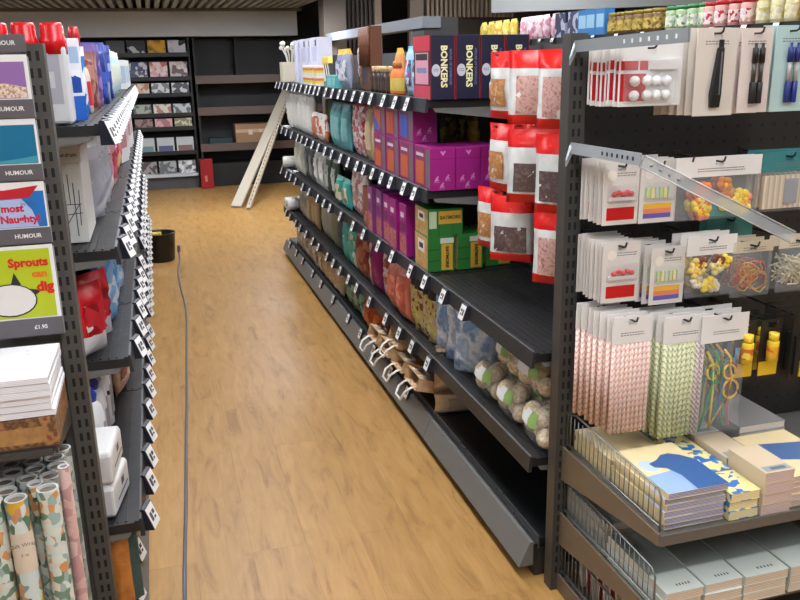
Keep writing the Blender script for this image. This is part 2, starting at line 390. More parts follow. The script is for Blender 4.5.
# shelving run of the next aisle, seen over the top of the right hand run
def next_run():
    t=thing('shelving_run','shelving run of the next aisle seen over the right hand shelves','shelving',(0,0,0))
    xf=3.03; ZN=1.70
    MB().box(xf+.44,xf+.48,3.0,8.6,.1,1.72).build('back_panel',P((72,72,72),.5),t)
    MB().box(xf+.0,xf+.95,3.0,8.6,0,.13).build('base',P((70,68,66),.5),t)
    for i,z in enumerate((ZN,1.36,1.02,.7,.4)):
        s=MB().box(xf+.012,xf+.46,3.0,8.6,z-.03,z-.004).build('shelf',SHELFM,t)
        MB().box(xf,xf+.012,3.0,8.6,z-.05,z+.004).build('price_rail',BLACK,s)
        if i==0:
            y=3.3
            while y<7.6:
                o=MATS[('tag',1)].copy(); COL.objects.link(o); o.parent=s; o.location=(xf-.002,y,z-.022); y+=R.uniform(.18,.34)
    MB().box(xf-.004,xf-.001,6.1,6.6,ZN-.075,ZN-.05).build('label_strip',P((130,180,90),.5),t,label='green label strip')
    return t
next_run()

# ---------------------------------------------------------------- end-of-run display units
def peg_mat(rgb, pitch=.04):
    m = bpy.data.materials.new('pegboard_steel'); m.use_nodes=True; nt=m.node_tree; N=nt.nodes; L=nt.links; b=N['Principled BSDF']
    tc=N.new('ShaderNodeTexCoord'); sx=N.new('ShaderNodeSeparateXYZ'); L.new(tc.outputs['Object'],sx.inputs[0])
    ds=[]
    for ax in (0,2):
        a=N.new('ShaderNodeMath'); a.operation='PINGPONG'; a.inputs[1].default_value=pitch/2; L.new(sx.outputs[ax],a.inputs[0])
        c=N.new('ShaderNodeMath'); c.operation='LESS_THAN'; c.inputs[1].default_value=.0042; L.new(a.outputs[0],c.inputs[0]); ds.append(c)
    mu=N.new('ShaderNodeMath'); mu.operation='MULTIPLY'; L.new(ds[0].outputs[0],mu.inputs[0]); L.new(ds[1].outputs[0],mu.inputs[1])
    mx=N.new('ShaderNodeMix'); mx.data_type='RGBA'; mx.inputs[6].default_value=lin(rgb); mx.inputs[7].default_value=lin((10,10,10))
    L.new(mu.outputs[0],mx.inputs[0]); L.new(mx.outputs[2],b.inputs['Base Color']); b.inputs['Roughness'].default_value=.5
    return m
def post_mesh(x0,x1,y0,y1,z1,cols,pitch=.035):
    m=MB().box(x0,x1,y0,y1,0,z1,0)
    z=.06
    while z<z1-.03:
        for c in cols: m.box(c-.0035,c+.0035,y0-.0006,y0,z,z+.02,1)
        z+=pitch
    return m
POSTM=P((64,62,58),.45); SLOT=P((12,12,12),.7)
YP=1.985     # face of the peg panels
def endcap_right():
    t=thing('end_display','dark grey pegboard end display of stationery and party goods beside the aisle','shelving',(0,0,0))
    post_mesh(1.02,1.068,1.955,2.0,1.61,(1.036,1.052)).build('upright',[POSTM,SLOT],t)
    post_mesh(1.90,1.948,1.955,2.0,1.61,(1.916,1.932)).build('upright',[POSTM,SLOT],t)
    MB().box(1.068,1.90,YP,YP+.015,.08,1.60).build('peg_panel',peg_mat((40,38,36)),t)
    MB().box(1.068,1.90,1.95,1.99,0,.09).build('kick_panel',BROWNGREY,t)
    # two bare shelf arms near the top left
    for (z,drop,fin,mt) in ((1.578,.012,.47,P((146,152,152),.4,.4)),(1.326,.004,.325,P((176,184,188),.35,.4))):
        m=MB(); m.box(1.030,1.036,1.955-fin,1.955,z-.014,z+.014,0)
        m.v=[(x,y,zz+(drop*(1.955-y)/fin)) for x,y,zz in m.v]
        m.add([(1.030,1.957,z-.014),(1.012,1.945,z-.045),(1.014,1.942,z-.045),(1.036,1.953,z-.014),(1.030,1.957,z+.014),(1.012,1.945,z-.028),(1.014,1.942,z-.028),(1.036,1.953,z+.014)],
              [(0,1,2,3),(7,6,5,4),(0,4,5,1),(1,5,6,2),(2,6,7,3),(3,7,4,0)],0)
        for k in range(7):
            yy=1.955-fin*(.5+k*.07); zz=z+drop*(1.955-yy)/fin
            m.cbox((1.0296,yy,zz),(.0012,.006,.009),1)
        m.build('shelf_arm',[mt,SLOT if z<1.5 else P((215,220,222),.4)],t,label='bare grey metal arm with small holes')
    # shelves on tapered brown-grey arms with wire side fences
    for (z,zs) in ((.475,.46),(.262,.245),(.055,.04)):
        s=MB().box(1.05,1.918,1.48,1.98,zs-.012,zs-.002).box(1.05,1.918,1.474,1.48,zs-.022,zs+.006).build('shelf',P((104,102,98),.4,.3),t)
        for x in (1.041,1.921):
            pts=[(1.955,z-.105),(1.955,z),(1.47,z),(1.47,z-.03),(1.60,z-.05)]
            MB().prismx(pts,x,x+.006).build('shelf_arm',P((112,100,84),.45,.2),s)
        m=MB(); top=z+.105
        m.tube([(1.052,1.95,z+.005),(1.052,1.95,top),(1.052,1.90,top+.012),(1.052,1.50,top-.0),(1.052,1.485,top-.02),(1.052,1.482,z)],.003,5)
        m.tube([(1.052,1.95,z+.012),(1.052,1.485,z+.012)],.003,5)
        y=1.93
        while y>1.49: m.tube([(1.052,y,z+.01),(1.052,y,top)],.0016,4); y-=.022
        m.build('wire_fence',P((140,144,142),.35,.8),s)
    return t
EC=endcap_right()
def hook(x,z,L,par=None):
    o=hook_mesh(L).build('peg_hook',P((70,72,74),.35,.8),par or EC); o.location=(x,YP,z); return o

def euro(m,w,h,t,mi=0,y=0,hw=.012):
    """card with a real hanging slot; base at z=0, centred on y"""
    a,b=y-t/2,y+t/2
    m.box(-w/2,w/2,a,b,0,h-.022,mi).box(-w/2,w/2,a,b,h-.008,h,mi).box(-w/2,-hw,a,b,h-.022,h-.008,mi).box(hw,w/2,a,b,h-.022,h-.008,mi)
    return m
def hang(proto,x,ztop,h,yf,n,pitch,fmt,group,tilt=0,dx=0):
    """n copies one behind the other on one hook; front one at y=yf"""
    L=YP-yf+.022; hook(x,ztop-.0125,L)
    spots=[(x+dx*k+R.uniform(-.002,.002)*(k>0),yf+k*pitch,ztop-h+R.uniform(-.003,.003)*(k>0),tilt+R.uniform(-.04,.04)*(k>0)) for k in range(n)]
    return row(proto,spots,fmt,group)
def panel_q(m,x0,x1,z0,z1,y,mi):   # printed rectangle on a face looking to -Y
    return m.add([(x0,y,z0),(x1,y,z0),(x1,y,z1),(x0,y,z1)],[(0,1,2,3)],mi)

HEAD=P((228,226,222),.4)
SCRIB=P((120,118,120),.5)
def scribble(m,x0,x1,z,y,mi,rows=2):   # small grey print lines
    for r in range(rows):
        u=x0
        while u<x1:
            w=R.uniform(.003,.008); panel_q(m,u,min(u+w,x1),z-r*.006,z-r*.006+.0025,y,mi); u+=w+.002
    return m
# top row -------------------------------------------------------------
def knob_pack():
    t=thing('stationery_pack','','stationery')
    euro(MB(),.168,.145,.0016).build('backing_card',HEAD,t)
    m=MB(); panel_q(m,-.080,-.012,.012,.075,-.0012,0); panel_q(m,-.080,-.034,.083,.104,-.0012,0); panel_q(m,-.03,-.008,.083,.104,-.0012,0)
    m.build('red_print',RED,t)
    k=MB()
    for x in (-.045,-.012,.014,.04): 
        for z in (.025,.058): k.sphere((x,-.007,z),.0125,0,12,(1,1,1))
    k.build('white_ball',P((232,230,228),.3),t)
    MB().box(-.004,.066,-.011,-.002,.084,.105).build('white_stick',P((224,222,220),.35),t)
    m=MB().box(-.074,.074,-.0195,-.0015,.006,.112); m.build('blister',CLEARD,t,bevel=.005)
    return t
def pen_card(w,h,col,kind):
    t=thing('stationery_pack','','stationery')
    m=euro(MB(),w,h,.0016); m.build('backing_card',col,t)
    if kind=='knife':
        b=MB().loft([[(-.014,-.003,.02),(.012,-.003,.02),(.012,-.012,.02),(-.014,-.012,.02)],[(-.017,-.003,.05),(.012,-.003,.05),(.012,-.016,.05),(-.017,-.016,.05)],[(-.002,-.003,.16),(.014,-.003,.16),(.014,-.012,.16),(-.002,-.012,.16)]],0,False)
        b.build('knife_body',BLACK,t,bevel=.002); MB().box(.002,.012,-.010,-.004,.16,.178).build('knife_tip',P((60,60,62),.3,.6),t)
        MB().box(.003,.006,-.0165,-.0145,.05,.15).build('slide',P((110,110,112),.4),t)
    else:
        c=BLACK if kind=='black' else P((30,44,120),.4)
        for x in (-.009,.011):
            MB().lathe([(.0065,.0),(.0075,.002),(.0075,.05),(.0055,.052)],10,0,(x,-.009,.022)).build('pen_grip',c,t)
            MB().lathe([(.0055,.0),(.0055,.045)],10,0,(x,-.009,.074)).build('pen_barrel',P((170,168,166),.3) if kind!='black' else P((70,66,62),.3),t)
            MB().lathe([(.007,.0),(.007,.034),(.0035,.036),(.0035,.046)],10,0,(x,-.009,.119)).build('pen_top',c,t)
    m=MB(); scribble(m,-w*.3,w*.3,h-.032,-.0012,0,2); m.build('small_print',SCRIB,t)
    return t
hang(knob_pack(),1.137,1.582,.145,1.775,8,.021,'white pack with red print and round white balls, {o} from the front','packs of white balls on the top left hook')
hang(pen_card(.112,.205,P((214,206,194),.5),'knife'),1.315,1.613,.205,1.775,6,.024,'cream card with one black craft knife in the top row, {o} from the front','craft knife cards',dx=-.006)
hang(pen_card(.088,.20,P((222,208,200),.5),'black'),1.428,1.612,.20,1.775,3,.024,'cream card with two black pens in the top row, {o} from the front','black pen cards',dx=-.008)
hang(pen_card(.10,.205,P((178,206,204),.5),'blue'),1.527,1.617,.205,1.770,3,.024,'pale blue-green card with two blue pens in the top row, {o} from the front','blue pen cards')
def leaf_pack():
    t=thing('stationery_pack','','stationery'); euro(MB(),.085,.2,.0016).build('backing_card',P((226,200,130),.5),t)
    m=MB().sphere((-.02,-.006,.04),.02,0,10,(1,.3,1)).sphere((.0,-.006,.075),.018,0,10).sphere((-.015,-.006,.11),.016,0,10); m.v=[(x,max(y,-.012),z) for x,y,z in m.v]
    m.build('orange_shape',P((206,130,40),.5),t); return t
hang(leaf_pack(),1.625,1.615,.2,1.77,2,.024,'yellow-cream card with orange shapes in the top row, {o} from the front','orange shape cards')
# second and third rows ----------------------------------------------
def toy_card(kind,w=.1,h=.158):
    t=thing('party_pack','','party goods'); euro(MB(),w,h,.0016).build('backing_card',P((216,212,206),.4),t)
    m=MB().lathe([(.013,0),(.013,.001)],16,0,(-w*.27,0,0)); m.xf(Matrix.Translation((0,-.0012,h-.034))@Matrix.Rotation(PI/2,4,'X')); m.build('round_sticker',P((232,226,214),.4),t)
    m=MB(); scribble(m,-w*.12,w*.4,h-.03,-.0012,0,2); m.build('small_print',SCRIB,t)
    if kind=='red':
        panel_q(MB(),-w*.38,w*.4,.012,.044,-.0012,0).build('red_print',RED,t)
        m=MB()
        for k in range(5): m.sphere((-w*.22+k*w*.12,-.008,.078+.004*(k%2)),.007,0,8)
        m.build('red_beads',P((214,40,40),.35),t)
        MB().box(-w*.36,w*.36,-.009,-.002,.062,.071).build('white_base',P((222,218,214),.4),t)
    else:
        m=MB()
        for i in range(3): panel_q(m,-w*.38,w*.38,.012+i*.0125,.024+i*.0125,-.0012,i)
        m.build('rainbow_print',[P((104,92,170),.4),P((232,140,100),.4),P((240,186,60),.4)],t)
        m=MB()
        for k in range(6): m.box(-w*.34+k*w*.115,-w*.34+k*w*.115+w*.09,-.008,-.002,.064,.09,k%3)
        m.build('pastel_pieces',[P((190,214,150),.4),P((236,226,150),.4),P((196,210,200),.4)],t)
    MB().box(-w*.42,w*.42,-.015,-.0015,.055,.102).build('blister',CLEARD,t,bevel=.006)
    return t
def header_bag(w,h,hh,col,t=.03,film=None):
    """clear bag under a folded card header with a hanging slot"""
    r=thing('party_pack','','party goods')
    b=MB(); 
    # header: card around the slot
    b.box(-w/2,w/2,-.001,.001,h-hh,h-.022).box(-w/2,w/2,-.001,.001,h-.008,h).box(-w/2,-.012,-.001,.001,h-.022,h-.008).box(.012,w/2,-.001,.001,h-.022,h-.008)
    b.build('header_card',col,r)
    m=MB(); scribble(m,-w*.25,w*.3,h-hh*.62,-.0016,0,2); m.build('small_print',SCRIB,r)
    nu,nv=10,8; vs=[];H=h-hh
    for s in (-1,1):
        for j in range(nv+1):
            for i in range(nu+1):
                u=i/nu; v=j/nv; th=t/2*math.sin(PI*u)**.6*(math.sin(PI*min(v*.9+.06,1))**.6)
                vs.append(((u-.5)*w*.98,s*(th+.0006),v*H))
    fs=[];o=(nu+1)*(nv+1)
    for s in range(2):
        for j in range(nv):
            for i in range(nu):
                a=s*o+j*(nu+1)+i; fs.append((a,a+1,a+nu+2,a+nu+1))
    MB().add(vs,fs,0,True).build('clear_bag',film or CLEARD,r)
    return r
def blob_flowers(r,w,H,cols,n,seed,rad=.017):
    q=random.Random(seed)
    for k in range(n):
        x=q.uniform(-.5,.5)*(w-.05); z=q.uniform(.16,.86)*H; c=cols[k%len(cols)]
        m=MB()
        for p in range(5):
            a=2*PI*p/5+q.random(); m.sphere((x+rad*.6*math.cos(a),-.004+q.uniform(-.002,.002),z+rad*.6*math.sin(a)),rad*.55,0,8,(1,1,1))
        m.sphere((x,-.009,z),rad*.32,1,8)
        m.v=[(a,max(min(b,.008),-.0125),c2) for a,b,c2 in m.v]
        m.build('fabric_flower',[c,YEL],r)
hang(toy_card('red'),1.10,1.303,.158,1.815,6,.022,'white card with red beads in the second hook row, {o} from the front','red bead cards, second row')
hang(toy_card('rainbow',.105),1.204,1.300,.156,1.812,5,.022,'white card with rainbow stripes in the second row, {o} from the front','rainbow cards, second row')
fb=header_bag(.255,.16,.05,HEAD); blob_flowers(fb,.255,.11,[P((226,120,60),.6),P((236,206,60),.6),P((228,140,120),.6),P((240,220,90),.6),P((196,120,60),.6),P((230,214,80),.6)],14,3,.021)
MB().box(-.06,.11,.001,.004,.006,.04).build('teal_card',TEAL,fb)
hook(1.29,1.2915,.19)
hang(fb,1.37,1.304,.16,1.80,2,.03,'wide clear bag of orange and yellow fabric flowers, {o} from the front','wide flower bags')
tb=header_bag(.165,.155,.05,P((58,128,130),.45),.02)
MB().box(-.075,.075,-.004,.004,.008,.095).build('beige_sheets',PAT([(206,190,164),(190,170,142),(222,208,184)],60,'bandx'),tb); MB().box(-.01,.03,-.0085,-.004,.02,.085).build('grey_clip',P((150,152,156),.4),tb)
hang(tb,1.582,1.306,.155,1.80,3,.028,'bag of beige sheets under a teal header, {o} from the front','teal header bags')
hang(toy_card('red',.106,.158),1.103,1.104,.158,1.80,8,.019,'white card with red beads in the third hook row, {o} from the front','red bead cards, third row')
hang(toy_card('rainbow',.10,.15),1.23,1.083,.15,1.785,6,.024,'white card with rainbow stripes in the third row, {o} from the front','rainbow cards, third row',dx=-.004)
fb=header_bag(.148,.162,.05,HEAD); blob_flowers(fb,.148,.112,[P((240,226,150),.6),P((236,210,70),.6),P((214,208,190),.6),P((120,60,40),.6),P((226,196,110),.6)],12,5,.018)
hang(fb,1.35,1.106,.162,1.775,3,.034,'clear bag of yellow and white fabric flowers under a white header, {o} from the front','small flower bags')
rb=header_bag(.125,.15,.03,P((196,184,160),.5),.032)
q=random.Random(4); m=[MB(),MB(),MB()]
for k in range(16):
    cx,cz=q.uniform(-.03,.03),q.uniform(.035,.085); a,b=q.uniform(.012,.03),q.uniform(.01,.026); ph=q.random()*PI
    m[k%3].tube([(cx+a*math.cos(t)*math.cos(ph)-b*math.sin(t)*math.sin(ph),q.uniform(-.007,.007),cz+a*math.cos(t)*math.sin(ph)+b*math.sin(t)*math.cos(ph)) for t in [2*PI*i/14 for i in range(15)]],.0016,5)
for mm,c in zip(m,(P((216,140,60),.5),P((200,80,50),.5),P((196,170,60),.5))): 
    o=mm.build('rubber_bands',c,rb)
hang(rb,1.478,1.082,.15,1.775,3,.036,'clear bag of orange and red rubber bands under a beige header, {o} from the front','rubber band bags')
tg=header_bag(.15,.155,.06,P((70,140,130),.45),.02); hang(tg,1.50,1.125,.155,1.905,2,.03,'teal headed clear bag behind the rubber bands, {o} from the front','teal headed bags behind the rubber bands')
sb=header_bag(.125,.15,.03,P((206,196,174),.5),.034)
q=random.Random(9); m=MB()
for k in range(20): m.tube([(q.uniform(-.05,.05),q.uniform(-.007,.007),q.uniform(.015,.1)) for _ in range(4)],.0022,5)
m.build('cream_string',P((220,208,170),.6),sb)
hang(sb,1.617,1.085,.15,1.77,2,.036,'clear bag of cream string in the third row, {o} from the front','cream string bags')
# straws ---------------------------------------------------------------
def straw_pack(w,h,cols,n=9):
    r=thing('straw_pack','','paper straws'); hh=.072
    b=MB().box(-w/2-.001,w/2+.001,-.0015,.0015,h-hh,h-.022).box(-w/2,w/2,-.0015,.0015,h-.008,h).box(-w/2,-.012,-.0015,.0015,h-.022,h-.008).box(.012,w/2,-.0015,.0015,h-.022,h-.008)
    b.build('header_card',HEAD,r); m=MB(); scribble(m,-w*.3,w*.3,h-.045,-.0021,0,2); m.build('small_print',SCRIB,r)
    for k in range(n):
        x=-w/2+w/n*(k+.5); mt=cols[k%len(cols)] if len(cols)<3 else cols[min(int(k/n*len(cols)),len(cols)-1)]
        MB().lathe([(w/n*.49,0),(w/n*.49,h-hh-.001)],8,0,(x,0,.0)).build('paper_straw',mt,r)
    return r
PINKS=PAT([(230,210,196),(230,206,192),(214,144,134),(230,212,200)],62,'chevron',.5); GRNS=PAT([(220,220,180),(210,212,150),(140,156,126),(224,222,190)],62,'chevron',.5)
PINKG=PAT([(222,206,196),(216,170,180),(110,120,110),(226,214,204)],70,'chevron',.5)
hang(straw_pack(.112,.318,[PINKS,PINKS]),1.116,.922,.318,1.75,7,.026,'pack of pink zigzag paper straws, {o} from the front on its hook','pink straw packs',dx=-.003)
hang(straw_pack(.125,.335,[GRNS,GRNS,GRNS,PINKG]),1.265,.910,.335,1.74,5,.026,'pack of green and pink zigzag paper straws, {o} from the front on its hook','green straw packs',dx=-.006)
cb=header_bag(.142,.335,.075,HEAD,.03)
for k,(c,pts) in enumerate([((240,190,70),'loop'),((60,150,90),0),((70,130,170),1),((224,200,60),2),((210,120,130),3),((70,160,120),4)]):
    if pts=='loop':
        path=[(.0,-.006,.24)]+[(.022,-.006,.215)]+[(.022+.017*math.sin(t),-.008+t*.0006,.175+.02*math.cos(t)) for t in [2*PI*i/12 for i in range(13)]]+[(.03+.022*math.sin(t),-.008+t*.0006,.125+.026*math.cos(t)) for t in [2*PI*i/12 for i in range(13)]]+[(.02,-.006,.10),(-.03,-.006,.02)]
    else:
        x0=[-.05,.0,-.02,.04,.02][pts]; x1=[-.02,.045,-.045,.055,.05][pts]
        path=[(x0,.004,.015),(x0*.4+x1*.2,.004,.12)]+[(x1*.5+.018*math.sin(t),.005-t*.0005,.165+.022*math.cos(t)+pts*.006) for t in [2*PI*i/10 for i in range(14)]]+[(x1,.003,.235)]
    MB().tube(path,.0032,6).build('curly_straw',P(c,.3),cb)
hang(cb,1.378,.905,.335,1.73,3,.036,'clear bag of coloured curly straws under a white header, {o} from the front','curly straw bags')
def glue_card():
    r=thing('stationery_pack','','stationery'); euro(MB(),.066,.17,.0016).build('backing_card',P((34,32,28),.45),r)
    MB().lathe([(.0155,0),(.0155,.055),(.0135,.057)],12,0,(-.004,-.018,.06)).build('yellow_tube',YEL,r)
    MB().lathe([(.0157,.012),(.0157,.042)],12,0,(-.004,-.018,.06),caps=False).build('tube_label',PAT([(226,170,40),(200,110,40),(236,206,80)],60,'voronoi'),r)
    MB().lathe([(.013,0),(.013,.020)],12,0,(-.004,-.018,.118)).build('yellow_cap',P((240,206,60),.35),r)
    panel_q(MB(),-.03,.03,.012,.052,-.0012,0).build('yellow_print',P((226,184,40),.4),r)
    return r
hang(glue_card(),1.452,.875,.17,1.74,3,.045,'yellow tube on black card beside the curly straws, {o} from the front','yellow tube cards, left hook')
hang(glue_card(),1.532,.872,.17,1.74,3,.045,'yellow tube on black card, second hook from the curly straws, {o} from the front','yellow tube cards, right hook')
def black_card():
    r=thing('stationery_pack','','stationery'); euro(MB(),.055,.19,.0016).build('backing_card',P((30,29,27),.45),r)
    MB().box(-.018,-.002,-.009,-.001,.02,.13).build('black_stick',BLACK,r); MB().box(.004,.014,-.006,-.001,.012,.055).build('yellow_strip',YEL,r); return r
hang(black_card(),1.612,.885,.19,1.72,4,.04,'black card with black stick and yellow strip, {o} from the front','black stick cards',dx=.004)
# dangling clear ticket rail
dr=thing('ticket_rail','translucent grey ticket rail hanging down across the second row','ticket rail',(1.040,1.635,1.326))
A=Vector((0,0,0)); Bv=Vector((.315,-.13,-.172))
m=MB(); dirv=(Bv-A); nrm=Vector((-dirv.z,0,dirv.x)).normalized()*.0145; th=Vector((0,.0012,0))
m.add([A-nrm-th,Bv-nrm-th,Bv+nrm-th,A+nrm-th,A-nrm+th,Bv-nrm+th,Bv+nrm+th,A+nrm+th],[(0,1,2,3),(7,6,5,4),(0,4,5,1),(1,5,6,2),(2,6,7,3),(3,7,4,0)])
m.build('rail_strip',FILM((176,180,180),.42,.3,.0),dr)
m=MB()
for k in range(4):
    c=A+dirv*(.06+k*.06); m.sphere((c.x,c.y-.0016,c.z),.004,0,8)
m.v=[(x,y,z) for x,y,z in m.v]; m.build('rivet',P((150,154,156),.4,.5),dr)
m=MB(); m.tube([A+nrm*.9-th*2,Bv+nrm*.9-th*2],.0015,5).tube([A-nrm*.9-th*2,Bv-nrm*.9-th*2],.0015,5); m.build('rail_lip',P((190,192,192),.3),dr)

# ---------------------------------------------------------------- notebooks on the wire shelves
PAGES=PAT([(214,206,194),(226,220,208),(196,186,172)],260,'bandz',.7)
def book(w,d,h,cover,pages=PAGES,art=None,cat='notebook',name='notebook'):
    r=thing(name,'',cat)
    MB().box(-w/2+.001,w/2-.0015,-d/2+.0015,d/2-.0015,.001,h-.001).build('page_block',pages,r)
    c=MB().box(-w/2,w/2,-d/2,d/2,0,.001).box(-w/2,w/2,-d/2,d/2,h-.001,h).box(-w/2-.0006,-w/2+.0008,-d/2,d/2,0,h)
    c.build('cover',cover,r)
    if art: art(r,w,d,h)
    return r
def stack(proto,x,y,z,h,n,fmt,group,jx=.003,jy=.004):
    spots=[(x+R.uniform(-jx,jx),y+R.uniform(-jy,jy),z+k*(h+.0002),R.uniform(-.012,.012)) for k in range(n)]
    return row(proto,spots,fmt,group)
def flat(m,pts,z,mi=0): return m.add([(p[0],p[1],z) for p in pts],[tuple(range(len(pts)))],mi)
def art_blue(r,w,d,h):
    z=h+.0003; m=MB()
    flat(m,[(-w/2,-d/2),(w/2,-d/2),(w/2,-d*.02),(-w/2,-d*.12)],z,0)
    c=[(w*.5,-d*.5),(w*.5,.06*d)]+[(.0+w*.5-(w*.72)*t,d*(.08+.20*math.sin(PI*min(t*1.05,1)))) for t in (.2,.4,.6,.8)]+[(-w*.26,d*.12),(-w*.24,d*.03),(-w*.08,-.02*d),(.0,-d*.2),(-w*.02,-d*.5)]
    flat(m,c,z+.0003,1)
    flat(m,[(-w*.30+w*.14*math.cos(t),d*.08+d*.13*math.sin(t)) for t in [2*PI*i/16 for i in range(16)]],z+.0002,2)
    m.build('cover_print',[P((140,168,208),.35),P((52,92,148),.35),P((178,196,210),.35)],r)
SILV=P((196,194,200),.35,.2); BLUP=PAT([(150,150,176),(120,118,150),(196,192,204)],260,'bandz',.5)
stack(book(.168,.235,.0165,P((226,208,160),.35),BLUP,art_blue),1.160,1.618,.4605,.0165,6,'cream and blue patterned notebook in the front left stack, {o} from the bottom','front stack of blue notebooks')
stack(book(.168,.2,.0165,P((226,208,160),.35)),1.160,1.845,.4605,.0165,4,'cream notebook in the stack behind the blue notebooks, {o} from the bottom','cream notebooks behind')
YB=PAT([(232,222,150),(232,222,150),(50,110,190),(236,226,170),(70,140,200)],55,'voronoi',.4)
YP2=P((226,206,140),.5)
for i,(yy,zt) in enumerate(((1.545,.0),(1.655,0),(1.765,0),(1.875,0))):
    where=['at the front','second from the front','third from the front','at the back'][i]
    stack(book(.084,.105,.024,YB,PAT([(230,214,160),(216,196,136),(236,224,180)],240,'bandz',.6)),1.293,yy,.4605,.024,3,'yellow-blue patterned memo pad in the stack '+where+', {o} from the bottom','patterned memo pads '+where,.002,.002)
def art_pad(r,w,d,h):
    z=h+.0003; m=MB(); flat(m,[(-w*.42,-d*.46),(w*.42,-d*.46),(w*.42,-d*.28),(-w*.42,-d*.28)],z,0); flat(m,[(-w*.2,-d*.42),(w*.3,-d*.42),(w*.3,-d*.33),(-w*.2,-d*.33)],z+.0002,1)
    m.build('cover_print',[P((150,158,158),.4),P((90,104,110),.4)],r)
PINKPG=PAT([(206,182,172),(186,160,152),(216,198,188)],240,'bandz',.6)
for i,yy in enumerate((1.555,1.70,1.845)):
    where=['front','middle','rear'][i]
    stack(book(.086,.14,.029,P((206,188,160),.4),PINKPG,art_pad),1.384,yy,.4605,.029,4-(i>0),'beige pad with a grey label in the '+where+' stack, {o} from the bottom','beige pads in the '+where+' stack',.002,.002)
def art_tan(r,w,d,h):
    m=MB(); z=h+.0003; flat(m,[(-w*.36,-d*.12),(w*.5,-d*.30),(w*.5,d*.16),(-w*.30,d*.26)],z,0); m.build('cover_print',P((74,104,150),.35),r)
stack(book(.17,.235,.0165,P((226,206,160),.35),PINKPG,art_tan),1.522,1.618,.4605,.0165,5,'cream notebook with a blue band in the right front stack, {o} from the bottom','right stack of cream notebooks')
stack(book(.15,.2,.02,P((140,138,134),.4)),1.55,1.85,.4605,.02,5,'grey covered notebook in the back right stack, {o} from the bottom','grey notebooks at the back')
# lower shelf: grey-green refill pads
def art_refill(r,w,d,h):
    m=MB(); z=h+.0003; flat(m,[(-w/2,-d*.22),(w/2,-d*.22),(w/2,-d*.20),(-w/2,-d*.20)],z,0); flat(m,[(-w/2,-d*.20),(w/2,-d*.20),(w/2,d/2),(-w/2,d/2)],z,1)
    for k in range(3): flat(m,[(-w*.4,d*.25-k*.012),(-w*.1,d*.25-k*.012),(-w*.1,d*.27-k*.012),(-w*.4,d*.27-k*.012)],z+.0002,2)
    for k in range(5): flat(m,[(-w*.1+k*w*.08,-d*.42),(-w*.06+k*w*.08,-d*.42),(-w*.06+k*w*.08,-d*.39),(-w*.1+k*w*.08,-d*.39)],z+.0002,2)
    m.build('cover_print',[P((170,178,172),.4),P((128,134,128),.4),P((84,90,88),.4)],r)
REF=P((196,204,196),.4); RP=PAT([(206,188,164),(188,166,140),(218,206,188)],200,'bandz',.7)
for i,(x,w,nm) in enumerate(((1.118,.104,'left'),(1.229,.106,'middle'),(1.352,.126,'right'),(1.498,.15,'far right'))):
    stack(book(w,.27,.024,REF,RP,art_refill,'refill pad','refill_pad'),x,1.59,.2455,.024,3,'pale grey-green refill pad in the front '+nm+' stack, {o} from the bottom','refill pads in the front '+nm+' stack',.0015,.003)
    stack(book(w,.22,.024,P((150,156,150),.4),RP,None,'refill pad','refill_pad'),x,1.848,.2455,.024,3+(i==0),'dull grey-green refill pad in the back '+nm+' stack, {o} from the bottom','refill pads in the back '+nm+' stack',.0015,.003)
def mag(col):
    r=thing('magazine','','magazine'); MB().box(-.11,.11,-.004,.004,0,.15).build('pages',PAGES,r)
    MB().box(-.1105,.1105,-.0046,-.004,0,.15).box(-.1105,.1105,.004,.0046,0,.15).build('cover',col,r); return r
cols=[P((150,40,44),.35),P((206,200,192),.4),P((166,52,50),.35),P((214,210,204),.4)]
nm=['red','white','dark red','cream']
for i in range(12):
    o=mag(cols[i%4]); o.location=(1.20,1.52+i*.034,.0395); o.rotation_euler=(rz(-10),0,0)
    tag(o,nm[i%4]+' magazine standing on the lowest shelf of the end display, %s from the front'%ORD[i],'magazine','magazines on the lowest shelf')

# ---------------------------------------------------------------- left end display
def endcap_left():
    t=thing('end_display','grey pegboard end display of greeting cards at the left edge','shelving',(0,0,0))
    post_mesh(-.252,-.208,1.955,2.0,1.60,(-.237,-.221)).build('upright',[P((74,72,68),.45),P((10,10,10),.7)],t)
    post_mesh(-1.15,-1.106,1.955,2.0,1.60,(-1.135,-1.119)).build('upright',[P((74,72,68),.45),P((10,10,10),.7)],t)
    MB().box(-1.106,-.252,YP,YP+.015,.08,1.6).build('peg_panel',peg_mat((96,95,92)),t)
    for z,yf in ((.80,1.68),(.10,1.55)):
        s=MB().box(-1.10,-.262,yf,1.98,z-.012,z).build('shelf',P((62,60,57),.45),t)
        MB().prismx([(1.955,z-.06),(1.955,z),(yf+.01,z),(yf+.01,z-.012)],-.258,-.253).build('shelf_arm',P((60,56,52),.45),s)
    MB().tube([(-.262,1.6,.40),(-.262,1.95,.40)],.004,6).tube([(-1.1,1.6,.40),(-.262,1.6,.40)],.004,6).build('retaining_bar',P((66,64,62),.4,.5),t)
    return t
EL=endcap_left()
STRIP=P((92,88,92),.45)
